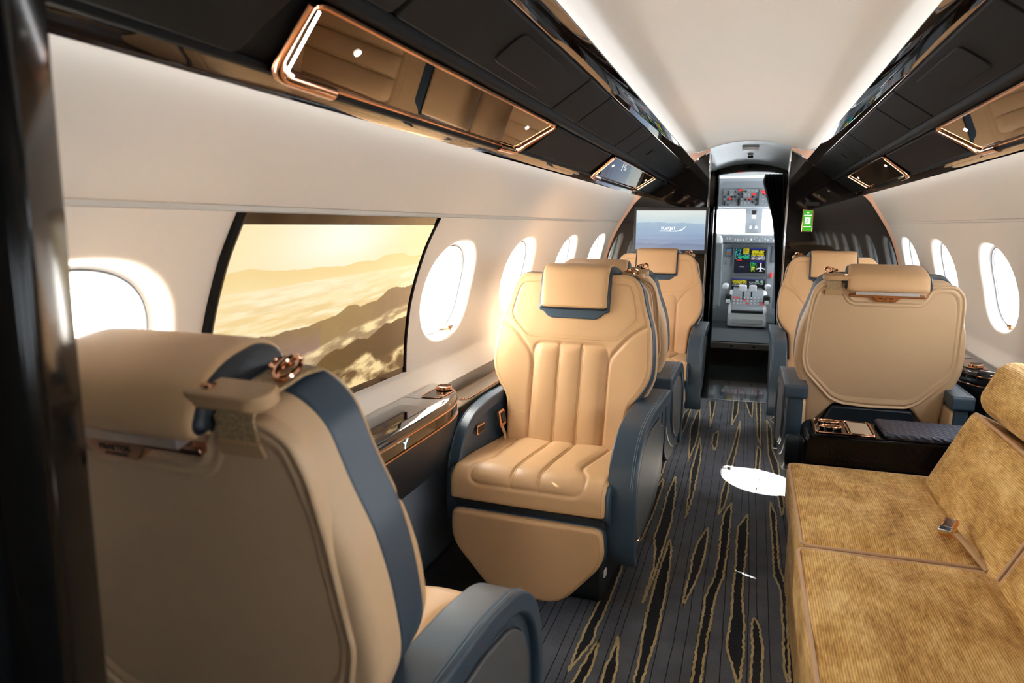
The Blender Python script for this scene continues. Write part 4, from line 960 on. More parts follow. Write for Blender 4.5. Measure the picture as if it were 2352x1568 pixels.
    def h_cush(U, S_):
        H = .004 * np.cos(np.clip(abs(U) / .26, 0, 1) * PI / 2)
        sd_ = sdf(PANEL, U, S_); inn = (sd_ > 0); sf_ = sstep(0, .03, sd_)
        for a_, c_ in ((-.19, -.045), (-.045, .045), (.045, .19)):
            q = np.clip((U - a_) / (c_ - a_), 0, 1); H = H + np.where(inn & (U >= a_) & (U <= c_), .007 * np.sin(PI * q) ** .8 * sf_, 0)
        for L, d, w_ in ((PANEL, .0055, .0055), ([(-.045, 0), (-.045, SM - .062)], .0035, .0045), ([(.045, 0), (.045, SM - .062)], .0035, .0045)):
            H = H - d * np.exp(-(pdist(L, U, S_) / w_) ** 2)
        e = np.minimum(.256 - abs(U), .02) / .02; q = 1 - np.clip(e, 0, 1); H = H - .018 * (1 - np.sqrt(np.maximum(1 - q * q, 0)))
        e = np.minimum(SM - S_, .014) / .014; q = 1 - np.clip(e, 0, 1); H = H - .012 * (1 - np.sqrt(np.maximum(1 - q * q, 0)))
        return H
    def cpos(U, S_, H):
        x_ = np.interp(S_, S, PX); z_ = np.interp(S_, S, PZ); e = .004
        dx = np.interp(np.minimum(S_ + e, SM), S, PX) - np.interp(np.maximum(S_ - e, 0), S, PX); dz = np.interp(np.minimum(S_ + e, SM), S, PZ) - np.interp(np.maximum(S_ - e, 0), S, PZ)
        L = np.sqrt(dx * dx + dz * dz); return np.stack([m * U, x_ - dz / L * H * 1, z_ + dx / L * H], -1)
    SS, UU = np.meshgrid(ss, uu, indexing='ij'); UU = UU * .256; HH = h_cush(UU, SS); V = cpos(UU, SS, HH).reshape(-1, 3)
    F = [(i * nu_ + j, i * nu_ + j + 1, (i + 1) * nu_ + j + 1, (i + 1) * nu_ + j) for i in range(ns - 1) for j in range(nu_ - 1)]
    V = [tuple(p) for p in V]; n0 = len(V)
    inner = [(p.x * 1 - (.03 if p.x > .3 else 0), max(p.y - .05, .405)) for p in [Vector((np.interp(s_, S, PX), np.interp(s_, S, PZ))) for s_ in ss]]
    for k, uq in ((0, -.256), (1, .256)): V += [(m * uq, p[0], p[1]) for p in inner]
    for i in range(ns - 1):
        F.append((i * nu_, (i + 1) * nu_, n0 + i + 1, n0 + i)); F.append((i * nu_ + nu_ - 1, n0 + ns + i, n0 + ns + i + 1, (i + 1) * nu_ + nu_ - 1)); F.append((n0 + i, n0 + i + 1, n0 + ns + i + 1, n0 + ns + i))
    F.append(tuple((ns - 1) * nu_ + j for j in range(nu_)) + (n0 + 2 * ns - 1, n0 + ns - 1))
    cu = mesh('seat_cushion', V, F, TAN, rt, True, 60)
    b = MB()
    for L in ([(-.039, s_) for s_ in np.linspace(.15, SM - .064, 40)], [(-.051, s_) for s_ in np.linspace(.15, SM - .064, 40)], [(.039, s_) for s_ in np.linspace(.15, SM - .064, 40)], [(.051, s_) for s_ in np.linspace(.15, SM - .064, 40)],
              [(.246, s_) for s_ in np.linspace(.15, SM - .012, 50)], [(-.246, s_) for s_ in np.linspace(.15, SM - .012, 50)], [(q, SM - .008) for q in np.linspace(-.24, .24, 50)]):
        U = np.array([p[0] for p in L]); S_ = np.array([p[1] for p in L]); W = cpos(U, S_, h_cush(U, S_) + .0003); dashes(b, [Vector(p) for p in W], .0055, .0038, .0008)
    b.build('stitching', STITCH, cu, False)
    sp = [(-.16, .475), (.20, .498), (.31, .498), (.336, .475), (.338, .402), (.30, .37), (-.16, .37)]
    for k in (-1, 1): prism('cushion_side_gusset', [(p[0], p[1]) for p in sp], lambda u, v, w_, k=k: (m * k * w_, u, v), .246, .266, NAVY, rt, .006)
    box('seat_pan', (-.252, -.20, .335), (.252, .318, .418), NAVYDK, rt, .012)
    # leg rest --------------------------------------------------
    LR = rnd([(-.250, .372, 0), (-.256, .28, 0), (-.237, .235, 0), (-.135, .115, 0), (-.085, .092, 0), (.085, .092, 0), (.135, .115, 0), (.237, .235, 0), (.256, .28, 0), (.250, .372, 0)], .03, 4)
    PLr = lambda u, v, w_: (m * u, .318 + w_ - (.375 - v) * .10, v)
    lr = heightfield('leg_rest', LR, PLr, lambda U, V: .034 + .004 * np.cos(U / .26 * PI / 2), .012, TAN, rt, 40, 40, .014)
    prism('leg_rest_backing', [(p.x, p.y) for p in inset(LR, -.003)], PLr, -.02, .014, NAVY, rt, .004)
    b = MB(); L = inset(LR, .010); dashes(b, [Vector(PLr(p.x, p.y, .0375)) for p in L], .006, .004, .0008); b.build('stitching', STITCH, lr, False)
    # arms ------------------------------------------------------
    body = rnd([(-.36, .645, 0), (.02, .645, 0), (.15, .620, 0), (.235, .565, 0), (.272, .48, 0), (.280, .38, 0), (.258, .27, 0), (.215, .225, 0), (.02, .25, 0), (-.20, .33, 0), (-.36, .44, 0)], [.02, .06, .08, .07, .06, .06, .05, .04, .08, .08, .06], 6)
    padp = rnd([(-.375, .664, 0), (.0, .664, 0), (.155, .642, 0), (.250, .580, 0), (.290, .49, 0), (.298, .38, 0), (.276, .262, 0), (.232, .212, 0), (.215, .235, 0), (.255, .29, 0), (.272, .38, 0), (.262, .47, 0), (.225, .55, 0), (.14, .605, 0), (.0, .622, 0), (-.24, .618, 0), (-.375, .608, 0)],
               [.015, .06, .08, .08, .06, .06, .05, .02, .02, .04, .05, .05, .06, .06, .05, .03, .012], 6)
    pan = rnd([(-.21, .595, 0), (.0, .600, 0), (.13, .580, 0), (.20, .53, 0), (.228, .46, 0), (.232, .38, 0), (.21, .30, 0), (.17, .285, 0), (.0, .315, 0), (-.14, .38, 0), (-.21, .46, 0)], .035, 5)
    for k in (1, -1):
        ar = empty('armrest'); ar.parent = rt
        ax = lambda u, v, w_, k=k: (m * k * (w_ if k == 1 else .248 + (w_ - .248) * thin), u, v)
        prism('arm_body', [(p.x, p.y) for p in body], ax, .262, .322, NAVY, ar, .012, 4)
        prism('arm_pad', [(p.x, p.y) for p in padp], ax, .248, .338, NAVY, ar, .014, 5)
        pn = prism('outer_panel', [(p.x, p.y) for p in pan], ax, .320, .332, TAUPE, ar, .004, 3)
        tube('panel_piping', [ax(p.x, p.y, .3225) for p in inset(pan, -.005)], .0035, NAVY, pn, 6, True)
        b = MB()
        for off in (.3385 - .012, .3385 - .018):
            dashes(b, [Vector(ax(p.x, p.y + .0005, off)) for p in rnd([(-.35, .6645, 0), (.0, .6645, 0), (.155, .6425, 0), (.2505, .580, 0), (.2905, .49, 0)], .07, 6, False)], .006, .004, .0008)
        b.build('stitching', STITCHB, ar, False)
        # tan block, dark recess and light slit at the rear end
        prism('rear_block', [(-.352, .60), (-.20, .60), (-.20, .50), (-.352, .45)], ax, .252, .316, TANBACK, ar, .01)
        prism('rear_recess', [(-.30, .598), (-.262, .598), (-.262, .535), (-.30, .535)], ax, .300, .3235, GLOSS, ar, .012)
        if k == 1:
            tube('light_slit', [ax(.05, .262, .318), ax(.13, .262, .320), ax(.165, .275, .320)], .003, ROSE, ar, 6)
        # lower bucket
        prism('lower_bucket', [(p.x, p.y) for p in rnd([(-.38, .46, 0), (-.20, .46, 0), (.20, .32, 0), (.20, .24, 0), (.0, .225, 0), (-.22, .26, 0), (-.36, .34, 0)], .04, 5)], ax, .225, .318, NAVYDK, ar, .012, 4)
    # seat controls and buckle on the inner face of the wall-side arm
    cx = -.247
    ct = box('seat_control', (min(m * cx, m * (cx + .006)), .085, .560), (max(m * cx, m * (cx + .006)), .150, .592), ROSE, rt, .003)
    box('control_buttons', (min(m * (cx + .004), m * (cx + .009)), .090, .565), (max(m * (cx + .004), m * (cx + .009)), .145, .587), BLACK, ct, .002)
    bl = empty('seat_belt'); bl.parent = rt
    R3 = Matrix.Rotation(math.radians(-18), 3, 'X')
    o = box('buckle', (-.007, -.018, -.028), (.010, .018, .035), ROSE, bl, .005); o.location = (m * (cx + .022), -.035, .575); o.rotation_euler = (math.radians(-14), 0, m * .2)
    o = box('buckle_window', (-.012, -.012, -.012), (.013, .012, .028), BLACK, bl, .003); o.location = (m * (cx + .022), -.035, .575); o.rotation_euler = (math.radians(-14), 0, m * .2)
    tube('belt_stub', [(m * (cx + .022), -.037, .548), (m * (cx + .03), -.045, .52), (m * (cx + .03), -.055, .49)], .010, TANDK, bl, 8, flat=.35)
    # pedestal -------------------------------------------------
    bs = rnd([(-.42, .0, 0), (.10, .0, 0), (.115, .03, 0), (.10, .16, 0), (.04, .26, 0), (-.36, .26, 0), (-.44, .14, 0)], .03, 4)
    prism('base', [(p.x, p.y) for p in bs], lambda u, v, w_: (w_, u, v), -.195, .195, NAVYDK, rt, .02, 4)
    for yy, zz in ((.045, .085), (-.165, .085)): box('floor_light', (min(m * .192, m * .200), yy - .016, zz - .014), (max(m * .192, m * .200), yy + .016, zz + .014), PLAST, rt, .004)
    box('seat_track_cover', (-.10, -.43, .0), (.10, .09, .012), BLACK, rt, .003)
    return rt
PIX = PI
seat(1, -.663, .995, math.radians(-1.8), 'tan leather seat in the near left foreground, seen from behind, beside the dark partition')
seat(-1, -.577, 2.385, PI - .045, 'tan leather seat facing the camera in the middle, just beyond the big wall screen', thin=.5)
seat(1, -.575, 3.30, 0, 'tan leather seat mostly hidden behind the camera-facing left seat, only its edge and armrest showing')
seat(-1, -.525, 4.47, PI, 'tan leather seat facing the camera under the bulkhead television')
seat(-1, .532, 3.355, 0, 'tan leather seat seen from behind on the right, with PRAETOR plate and rolled headrest')
seat(1, .515, 4.47, PI, 'tan leather seat facing the camera on the right by the exit sign')

# ------------------------------------------------------------------ big curved screen on the left wall
MY0, MY1, MZ0, MZ1 = 1.168, 2.108, .797, 1.300
ms = empty('wall_screen', (0, (MY0 + MY1) / 2, 1.05)); tag(ms, 'large curved wall screen showing golden sunrise over clouds and dark ridges', 'screen')
def mw(y, z, off): return (-(wallx(z) - off), y - (MY0 + MY1) / 2, z - 1.05)
def ridge(U, pts, rough, seed):
    x = [p[0] for p in pts]; y = [p[1] for p in pts]
    return np.interp(U, x, y) + rough * (fbm(U * 14, U * 0 + seed, 5, seed) - .48)
def img_ms(U, V):
    sky = mixc((252, 226, 172), (255, 240, 205), np.exp(-((U - .42) / .38) ** 2)); sky = mixc(sky, (255, 252, 236), np.exp(-((U - .45) / .22) ** 2 - ((V - .93) / .22) ** 2))
    sky = mixc(sky, (253, 236, 190), .5 * sstep(.9, .75, V)); c = sky + 5 * (fbm(U * 3, V * 12, 3, 2)[..., None] - .5)
    far = ridge(U, [(0, .785), (.08, .80), (.18, .782), (.35, .775), (.5, .772), (.56, .785), (.62, .79), (.68, .785), (.72, .815), (.78, .825), (.86, .822), (.90, .795), (1, .80)], .012, 31)
    c = np.where((V < far)[..., None], mixc((244, 214, 150), (248, 224, 168), np.clip((far - V) * 9, 0, 1)), c)
    hz = .690 + .045 * U + .006 * (fbm(U * 6, U * 0, 3, 8) - .5)
    tex = fbm(U * 9 + V * 4, V * 55 - U * 6, 5, 41); t2 = fbm(U * 4 + 3, V * 18, 4, 45)
    cl = mixc((236, 206, 148), (255, 238, 196), np.clip((tex - .36) * 3.2, 0, 1)); cl = mixc(cl, (255, 242, 208), sstep(.52, .70, V) * .55); cl = mixc(cl, (250, 222, 160), .35 * sstep(.5, .6, t2))
    c = np.where((V < hz)[..., None], cl, c)
    r1 = ridge(U, [(0, .43), (.08, .445), (.18, .452), (.22, .435), (.28, .455), (.38, .450), (.46, .472), (.52, .485), (.58, .53), (.62, .535), (.655, .51), (.70, .525), (.76, .53), (.82, .585), (.88, .592), (.94, .59), (1, .60)], .028, 51)
    k = np.clip((r1 - V) / .16, 0, 1); rc = mixc(mixc((138, 112, 84), (158, 130, 82), np.exp(-((U - .55) / .25) ** 2)), (150, 122, 104), k * (U < .45) + k * .2); rc = rc + 8 * (fbm(U * 30, V * 30, 3, 61)[..., None] - .5)
    c = np.where((V < r1)[..., None], rc, c)
    m1 = ridge(U, [(0, .27), (.25, .27), (.4, .30), (.5, .345), (.6, .375), (.7, .39), (.8, .42), (.9, .45), (1, .47)], .05, 71)
    tex3 = fbm(U * 12 + V * 6, V * 26 - U * 8, 6, 81); c2 = mixc((158, 132, 98), (250, 226, 168), np.clip((tex3 - .36) * 3.4, 0, 1)); c2 = mixc((196, 172, 148), c2, sstep(.15, .5, U))
    c = np.where((V < m1)[..., None], mixc(c, c2, np.clip((m1 - V) / .025, 0, 1)), c)
    r2 = ridge(U, [(0, .02), (.15, .10), (.28, .13), (.36, .14), (.48, .25), (.54, .275), (.575, .26), (.66, .305), (.73, .285), (.80, .33), (.85, .355), (.88, .345), (.95, .36), (1, .37)], .014, 91)
    c = np.where((V < r2)[..., None], mixc((104, 82, 44), (84, 64, 42), sstep(.4, .95, U)) + 6 * (fbm(U * 25, V * 25, 3, 95)[..., None] - .5), c)
    m2 = ridge(U, [(0, -.1), (.3, .02), (.42, .10), (.5, .16), (.6, .15), (.72, .20), (.76, .19), (.80, .13), (.9, .16), (1, .18)], .05, 101)
    tx = fbm(U * 12 + V * 4, V * 16 - U * 5, 6, 111); c3 = mixc((96, 72, 44), (244, 216, 158), np.clip((tx - .38) * 3.6, 0, 1))
    return np.where((V < m2)[..., None], mixc(c, c3, np.clip((m2 - V) / .03, 0, 1)), c)
BZ = mat('screen_bezel', (.014, .012, .011), .12, coat=.6)
def curved(name, y0, y1, z0, z1, o0, o1, m, parent, nz=24, ny=2):
    V = []; zz = np.linspace(z0, z1, nz)
    for i, z in enumerate(zz): V += [mw(y0, z, o0), mw(y0, z, o1), mw(y1, z, o1), mw(y1, z, o0)]
    F = [(4 * i + k, 4 * i + (k + 1) % 4, 4 * i + 4 + (k + 1) % 4, 4 * i + 4 + k) for i in range(nz - 1) for k in range(4)] + [(0, 1, 2, 3), tuple(range(4 * nz - 4, 4 * nz))]
    return mesh(name, V, F, m, parent, True, 30)
curved('bezel', MY0, MY1, MZ0, MZ1, .001, .011, BZ, ms)
mb = MB()
for (a, c) in ((MY0 - .004, MY0 + .010), (MY1 - .006, MY1 + .003)):
    mb = MB()
    L = []
    for z in np.linspace(MZ0, MZ1, 24): L.append(z)
    for i in range(23): mb.add([mw(a, L[i], .001), mw(a, L[i], .016), mw(c, L[i], .016), mw(c, L[i], .001), mw(a, L[i + 1], .001), mw(a, L[i + 1], .016), mw(c, L[i + 1], .016), mw(c, L[i + 1], .001)], [(0, 1, 5, 4), (1, 2, 6, 5), (2, 3, 7, 6)])
    mb.build('edge_frame', BLACKL, ms, True, 30)
screen('picture_area', lambda u, v: mw(MY0 + .020 + (MY1 - MY0 - .034) * u, MZ0 + .020 + (MZ1 - MZ0 - .043) * v, .0125), img_ms, 420, 300, ms)

# ------------------------------------------------------------------ partition beside the camera
pp = rnd([(-1.07, .345, 0), (-.475, .345, 0), (-.438, .365, 0), (-.490, .445, 0), (-.515, .450, 0), (-1.07, .450, 0)], [0, .02, .018, .012, .01, 0], 5)
n = len(pp); zt = lambda x: 1.49 + (.73 + x) * .677 if x > -.73 else 1.488 + (-.73 - x) * .2
V = [(p.x, p.y, 0) for p in pp] + [(p.x, p.y, 1.69 if p.x > -.6 else 1.60) for p in pp]
F = [tuple(range(n)), tuple(range(2 * n - 1, n - 1, -1))] + [(i, (i + 1) % n, n + (i + 1) % n, n + i) for i in range(n)]
o = mesh('wall_partition', V, F, mat('partition_lacquer', (.005, .005, .005), .12, ior=1.25), None, True, 30); tag(o, kind='structure')
mb = MB(); mb.tube([(-.510, .3445, .0), (-.510, .3445, 1.6)], .003, 6); mb.tube([(-.60, .3445, .0), (-.60, .3445, 1.6)], .002, 6); tag(mb.build('trim_8', BLACK), kind='structure')

# ------------------------------------------------------------------ side tables and ledges
def side_table(sx, ynose, dirn, length, label, W=.162):
    rt = empty('side_table', (sx * 1.0, ynose, 0)); tag(rt, label, 'side table')
    def plan(k, nose):      # outline in local coords: u from wall inwards, q back from the nose
        return rnd([(.0, length, 0), (W * k, length, 0), (W * k, .36, 0), (W * k * .98, .22, 0), (W * k * .82, .10 + nose, 0), (W * k * .5, .03 + nose, 0), (.0, .0 + nose, 0)], [0, 0, .12, .10, .08, .05, 0], 6)
    def ring(k, nose, z): return [(-sx * p.x, -dirn * p.y, z) for p in plan(k, nose)]
    def loft(name, rs, m, cap0=True, cap1=True):
        R = [ring(*r) for r in rs]; n = len(R[0]); V = [p for r in R for p in r]; F = [(k * n + i, k * n + (i + 1) % n, (k + 1) * n + (i + 1) % n, (k + 1) * n + i) for k in range(len(R) - 1) for i in range(n)]
        if cap0: F.append(tuple(range(n)))
        if cap1: F.append(tuple(range((len(R) - 1) * n, len(R) * n)))
        return mesh(name, V, F, m, rt, True, 35)
    DKL = bpy.data.materials.get('table_lacquer') or mat('table_lacquer', (.03, .032, .036), .07, coat=1)
    loft('lacquered_top', [(.90, .012, .727), (.96, .004, .725), (.995, .0, .718), (1.01, 0, .708), (1.0, 0, .700)], DKL)
    loft('gloss_band', [(.985, .002, .7), (.985, .002, .662)], GLOSS)
    loft('leather_body', [(1.0, .0, .660), (.99, .0, .64), (.90, .012, .58), (.72, .05, .50), (.66, .06, .485)], NAVYDK)
    for z in (.700, .661):
        r = [(-sx * p.x * 1.0, -dirn * p.y, z) for p in plan(1.0, 0)][1:]; tube('rose_gold_line', r, .003, ROSE, rt, 6)
    rec = rnd([(.045, .05, 0), (.115, .09, 0), (.115, .22, 0), (.045, .22, 0)], .02, 5)
    g = prism('recess', [(-sx * p.x, -dirn * p.y) for p in rec], lambda u, v, w_: (u, v, w_), .7272, .7285, GLOSS, rt, 0)
    mb = MB(); c = Vector((-sx * .078, -dirn * .10, .729)); mb.tube([c, c + Vector((0, 0, .014))], .027, 28); o = mb.build('lid', ROSE, rt); bev(o, .003)
    mb = MB()
    for q in (-.008, .008): mb.tube([c + Vector((-.02, q, .0155)), c + Vector((.02, q + .006, .0155))], .0012, 6)
    mb.build('lid_groove', GLOSS, o)
    tube('recess_rim', [(-sx * p.x, -dirn * p.y, .729) for p in rec], .0014, ROSE, rt, 6, True)
    mb = MB(); mb.add([(-sx * W * .93, -dirn * .235, .7272), (-sx * .0, -dirn * .235, .7272), (-sx * 0, -dirn * .238, .7272), (-sx * W * .93, -dirn * .238, .7272)], [(0, 1, 2, 3)]); mb.build('panel_gap', BLACK, rt, False)
    scr = rnd([(.03, .33, 0), (.125, .33, 0), (.125, .72, 0), (.03, .72, 0)], .02, 4)
    prism('control_screen', [(-sx * p.x, -dirn * p.y) for p in scr], lambda u, v, w_: (u, v, w_), .7272, .7285, mat('dark_touch_glass', (.004, .003, .010), .05, coat=1) if 'dark_touch_glass' not in bpy.data.materials else bpy.data.materials['dark_touch_glass'], rt, 0)
    if sx < 0:
        CY = mat('cyan_light', (.5, .9, 1), emit=(.45, .95, 1.0), es=1.6); mb = MB(); yy = -.555; xx = W * .985 + .0012
        for l in ([(yy + .012, .694), (yy - .004, .681)], [(yy - .012, .688), (yy - .002, .682), (yy - .004, .668)]): mb.tube([(xx, q[0], q[1]) for q in l], .0016, 6)
        mb.build('emblem_light', CY, rt)
    return rt
side_table(-1, 2.283, 1, .88, 'dark lacquered side table with rose gold trim under the big wall screen')
o = side_table(1, 3.17, -1, 1.1, 'dark lacquered side table with rose gold trim behind the right seat, by the wall', .135)
def ledge(sx, y0, y1, label):
    rt = empty('side_ledge', (sx * 1.0, y0, 0)); tag(rt, label, 'side ledge')
    mb = MB(); xi, xo = sx * -.085, sx * .035
    sec = [(sx * -.085, .640), (sx * -.03, .644), (sx * .002, .652), (sx * .0, .605), (sx * -.075, .605)]
    n = len(sec); V = [(p[0], y, p[1]) for y in (0, y1 - y0) for p in sec]; mb.add(V, [(i, (i + 1) % n, n + (i + 1) % n, n + i) for i in range(n)] + [tuple(range(n)), tuple(range(n, 2 * n))])
    o = mb.build('ledge_top', BRONZE, rt); bev(o, .006)
    if y1 - y0 < 1: return rt
    fr = rnd([(sx * -.083, .10, 0), (sx * -.006, .10, 0), (sx * -.006, .62, 0), (sx * -.083, .62, 0)], .03, 5); tube('rose_gold_rim', [(p.x, p.y, .6475) for p in fr], .0032, ROSE, rt, 6, True)
    fr = rnd([(sx * -.083, .85, 0), (sx * -.006, .85, 0), (sx * -.006, 1.3, 0), (sx * -.083, 1.3, 0)], .03, 5); tube('rose_gold_rim', [(p.x, p.y, .6475) for p in fr], .0032, ROSE, rt, 6, True)
ledge(-1, 2.29, 5.30, 'bronze side ledge with rose gold rim along the left wall beside the seats')
ledge(1, 2.60, 3.14, 'short bronze side ledge along the right wall near the divan')
# lower side walls
for s, nm in ((-1, 'left'), (1, 'right')):
    sec = [(.955, .60), (.965, .50), (.985, .30), (1.02, .12), (1.055, .0)]
    V = [(s * p[0], y, p[1]) for y in (Y0, DB - .002) for p in sec]; n = len(sec)
    tag(mesh('wall_lower_%s' % nm, V, [(i, i + 1, n + i + 1, n + i) for i in range(n - 1)], FABRIC), kind='structure')
mb = MB(); mb.add([(-1.055, .5, .003), (-.66, .5, .003), (-.66, 2.7, .003), (-1.055, 2.7, .003)], [(0, 1, 2, 3)]); tag(mb.build('floor_strip', CHAR), kind='structure')
mb = MB(); mb.tube([(-1.045, .5, .006), (-1.045, 5.4, .006)], .005, 6); tag(mb.build('baseboard_left', CHAR), kind='structure')

# ------------------------------------------------------------------ divan
def cushion(name, c, ex, ey, ez, hx, hy, hz, r, puff, m, parent, n=26, seam=0.0, ruv=1.0):
    """rounded box, puffed on +z; ex,ey,ez axes; UV in metres with u along ey"""
    ex, ey, ez = Vector(ex).normalized(), Vector(ey).normalized(), Vector(ez).normalized(); c = Vector(c)
    bm = bmesh.new(); uvl = bm.loops.layers.uv.new('UVMap'); vid = {}
    def pos(p):
        q = Vector((p[0] * hx, p[1] * hy, p[2] * hz)); i_ = Vector((max(-hx + r, min(hx - r, q.x)), max(-hy + r, min(hy - r, q.y)), max(-hz + r, min(hz - r, q.z)))); d = q - i_
        if d.length > 1e-9: q = i_ + d.normalized() * r
        k = (1 - (p[0]) ** 4) * (1 - (p[1]) ** 4)
        if p[2] > .2: q.z += puff * k * (p[2] - .2) / .8
        if seam and p[2] > .9:
            e = min(hx - abs(q.x), hy - abs(q.y)); q.z -= .006 * math.exp(-((e - seam) / .009) ** 2)
        q.z += .0025 * math.sin(q.x * 23 + q.y * 17) * (p[2] > .2)
        return q
    def vert(p):
        k = tuple(round(x, 5) for x in p)
        if k not in vid: q = pos(p); vid[k] = (bm.verts.new(c + ex * q.x + ey * q.y + ez * q.z), q)
        return vid[k]
    s = np.linspace(-1, 1, n + 1); s = np.sign(s) * (1 - (1 - abs(s)) ** 1.35)
    for ax in range(3):
        for sg in (-1, 1):
            a, b_ = [k for k in range(3) if k != ax]
            for i in range(n):
                for j in range(n):
                    P_ = []
                    for (ii, jj) in ((i, j), (i + 1, j), (i + 1, j + 1), (i, j + 1)):
                        p = [0, 0, 0]; p[ax] = sg; p[a] = s[ii]; p[b_] = s[jj]; P_.append(vert(p))
                    if (sg < 0) != (ax == 1): P_ = P_[::-1]
                    try: f = bm.faces.new([v[0] for v in P_])
                    except ValueError: continue
                    for lp_, v in zip(f.loops, P_):
                        q = v[1]; u_, w_ = (q.y, q.x) if ax == 2 else ((q.y, q.z + hx) if ax == 0 else (q.z + hy, q.x))
                        lp_[uvl].uv = ((u_ + c.y * 1.3) * ruv, (w_ + c.x * .7))
    bmesh.ops.recalc_face_normals(bm, faces=bm.faces)
    me = bpy.data.meshes.new(name); bm.to_mesh(me); bm.free(); return link(name, me, m, parent, True, 60)
PIPE = mat('tan_piping', (.58, .36, .20), .5)
dv = empty('divan', (.0, 0, 0)); tag(dv, 'gold ribbed chenille divan with tan piping along the right wall', 'divan')
cushion('base', (.455, 1.60, .165), (1, 0, 0), (0, 1, 0), (0, 0, 1), .238, 1.03, .155, .02, 0, CHEN, dv, 20)
def yring(x0, x1, y0, y1, z, r=.05): return [(p.x, p.y, z) for p in rnd([(x0, y0, 0), (x1, y0, 0), (x1, y1, 0), (x0, y1, 0)], r, 6)]
for k, (y0, y1, dx) in enumerate(((1.942, 2.648, .0), (1.225, 1.930, -.012), (.51, 1.213, -.012))):
    a = cushion('seat_cushion', ((.202 + .68) / 2 + dx, (y0 + y1) / 2, .375), (1, 0, 0), (0, 1, 0), (0, 0, 1), .24, (y1 - y0) / 2, .078, .028, .012, CHEN, dv, 34, .055)
    tube('piping', yring(.2075 + dx, .675 + dx, y0 + .006, y1 - .006, .4475, .03), .0055, PIPE, a, 8, True)
tb = math.radians(25); bx, bz = math.sin(tb), math.cos(tb)
for k, (y0, y1) in enumerate(((1.872, 2.600), (1.135, 1.860), (.40, 1.123))):
    a = cushion('back_cushion', (.737, (y0 + y1) / 2, .540), (bx, 0, bz), (0, 1, 0), (-bz, 0, bx), .152, (y1 - y0) / 2, .062, .028, .012, CHEN, dv, 34, .05)
    Lb = yring(-.147, .147, y0 + .006 - (y0 + y1) / 2, y1 - .006 - (y0 + y1) / 2, .054, .03)
    tube('piping', [Vector((.737, (y0 + y1) / 2, .540)) + Vector((bx, 0, bz)) * p[0] + Vector((0, 1, 0)) * p[1] + Vector((-bz, 0, bx)) * p[2] for p in Lb], .0055, PIPE, a, 8, True)
    cushion('bolster', (.826, (y0 + y1) / 2 - .015, .782), (bx, 0, bz), (0, 1, 0), (-bz, 0, bx), .092, (y1 - y0) / 2 - .008, .072, .060, .006, CHEN, dv, 26)
cushion('back_base', (.90, 1.55, .40), (1, 0, 0), (0, 1, 0), (0, 0, 1), .05, 1.02, .38, .02, 0, NAVYDK, dv, 6)
sb = empty('lap_belt'); sb.parent = dv
R3 = Matrix.Translation((.578, 2.085, .494)) @ Matrix.Scale(.85, 4) @ Matrix.Rotation(math.radians(-28), 4, 'Z') @ Matrix.Rotation(math.radians(18), 4, 'X')
o = box('buckle', (-.020, -.038, -.013), (.020, .034, .013), ROSE, sb, .006); o.matrix_local = R3
o = box('buckle_flap', (-.019, -.045, .004), (.019, -.020, .018), CHROME, sb, .003); o.matrix_local = R3
tube('belt_tongue', [(.592, 2.055, .488), (.605, 2.02, .478), (.618, 1.97, .466), (.63, 1.92, .455)], .011, TANDK, sb, 8, flat=.3)

# ------------------------------------------------------------------ console between divan and right seat
cs = empty('console', (.55, 2.77, 0)); tag(cs, 'glossy black console between the divan and the right seat, with rose gold tray', 'console')
CY0, CY1 = -.112, .112
b1 = rnd([(-.295, .02, 0), (-.295, .535, 0), (-.27, .560, 0), (.40, .560, 0), (.40, .02, 0)], [0, .02, .03, 0, 0], 5)
o = prism('body', [(p.x, p.y) for p in b1], lambda u, v, w_: (u, w_, v), CY0, CY1, mat('console_black_lacquer', (.004, .004, .005), .08, ior=1.28), cs, .016, 4)
tr = rnd([(-.255, CY0 + .022, 0), (-.065, CY0 + .018, 0), (-.060, CY1 - .02, 0), (-.255, CY1 - .02, 0)], .012, 4)
t = prism('tray', [(p.x, p.y) for p in tr], lambda u, v, w_: (u, v, w_), .5602, .5625, GLOSS, cs, .001)
tube('tray_rim', [(p.x, p.y, .5635) for p in tr], .0026, ROSE, t, 6, True)
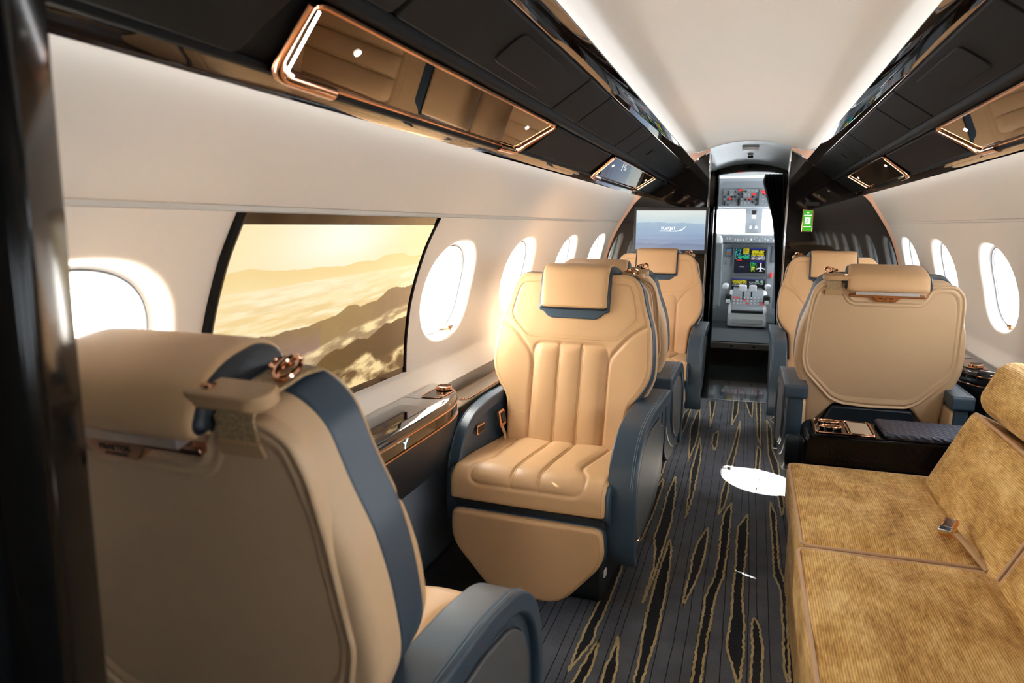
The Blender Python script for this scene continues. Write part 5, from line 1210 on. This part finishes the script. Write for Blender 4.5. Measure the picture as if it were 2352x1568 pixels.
sq = rnd([(-.140, CY0 + .03, 0), (-.072, CY0 + .03, 0), (-.072, CY1 - .03, 0), (-.140, CY1 - .03, 0)], .008, 4)
prism('beige_pad', [(p.x, p.y) for p in sq], lambda u, v, w_: (u, v, w_), .5626, .5650, mat('beige_pad', (.50, .38, .27), .6, bump=.8, bscale=700), t, .001)
tube('pad_rim', [(p.x, p.y, .566) for p in rnd([(-.150, CY0 + .026, 0), (-.066, CY0 + .026, 0), (-.066, CY1 - .026, 0), (-.150, CY1 - .026, 0)], .010, 4)], .0026, ROSE, t, 6, True)
for yc in (-.03, .045):
    el = [(-.203 + .036 * math.cos(a), yc + .020 * math.sin(a)) for a in np.linspace(0, 2 * PI, 29)[:-1]]
    k = prism('cup_holder', [(p[0] * 1.0, p[1]) for p in el], lambda u, v, w_: (u, v, w_), .5626, .572, GLOSS, t, .002)
    tube('cup_rim', [(p[0], p[1], .572) for p in el], .003, ROSE, k, 8, True)
ld = rnd([(-.035, CY0 + .004, 0), (.34, CY0 + .004, 0), (.34, CY1 - .004, 0), (-.045, CY1 - .004, 0)], .02, 5)
def quilt():
    m = mat('quilted_navy_leather', (.022, .030, .058), .42); nt = m.node_tree; p = nt.nodes['Principled BSDF']; tc = nt.nodes.new('ShaderNodeTexCoord')
    w_ = nt.nodes.new('ShaderNodeTexWave'); w_.bands_direction = 'DIAGONAL'; w_.inputs['Scale'].default_value = 22; w_.inputs['Distortion'].default_value = 4; w_.inputs['Detail Scale'].default_value = 3
    b = nt.nodes.new('ShaderNodeBump'); b.inputs['Strength'].default_value = .8; b.inputs['Distance'].default_value = .003
    nt.links.new(tc.outputs['Object'], w_.inputs[0]); nt.links.new(w_.outputs[1], b.inputs['Height']); nt.links.new(b.outputs[0], p.inputs['Normal']); return m
prism('padded_lid', [(p.x, p.y) for p in ld], lambda u, v, w_: (u, v, w_), .5602, .582, quilt(), cs, .008, 4)

for o in bpy.data.objects:
    if o.name.startswith('stitching'): o['kind'] = 'stuff'
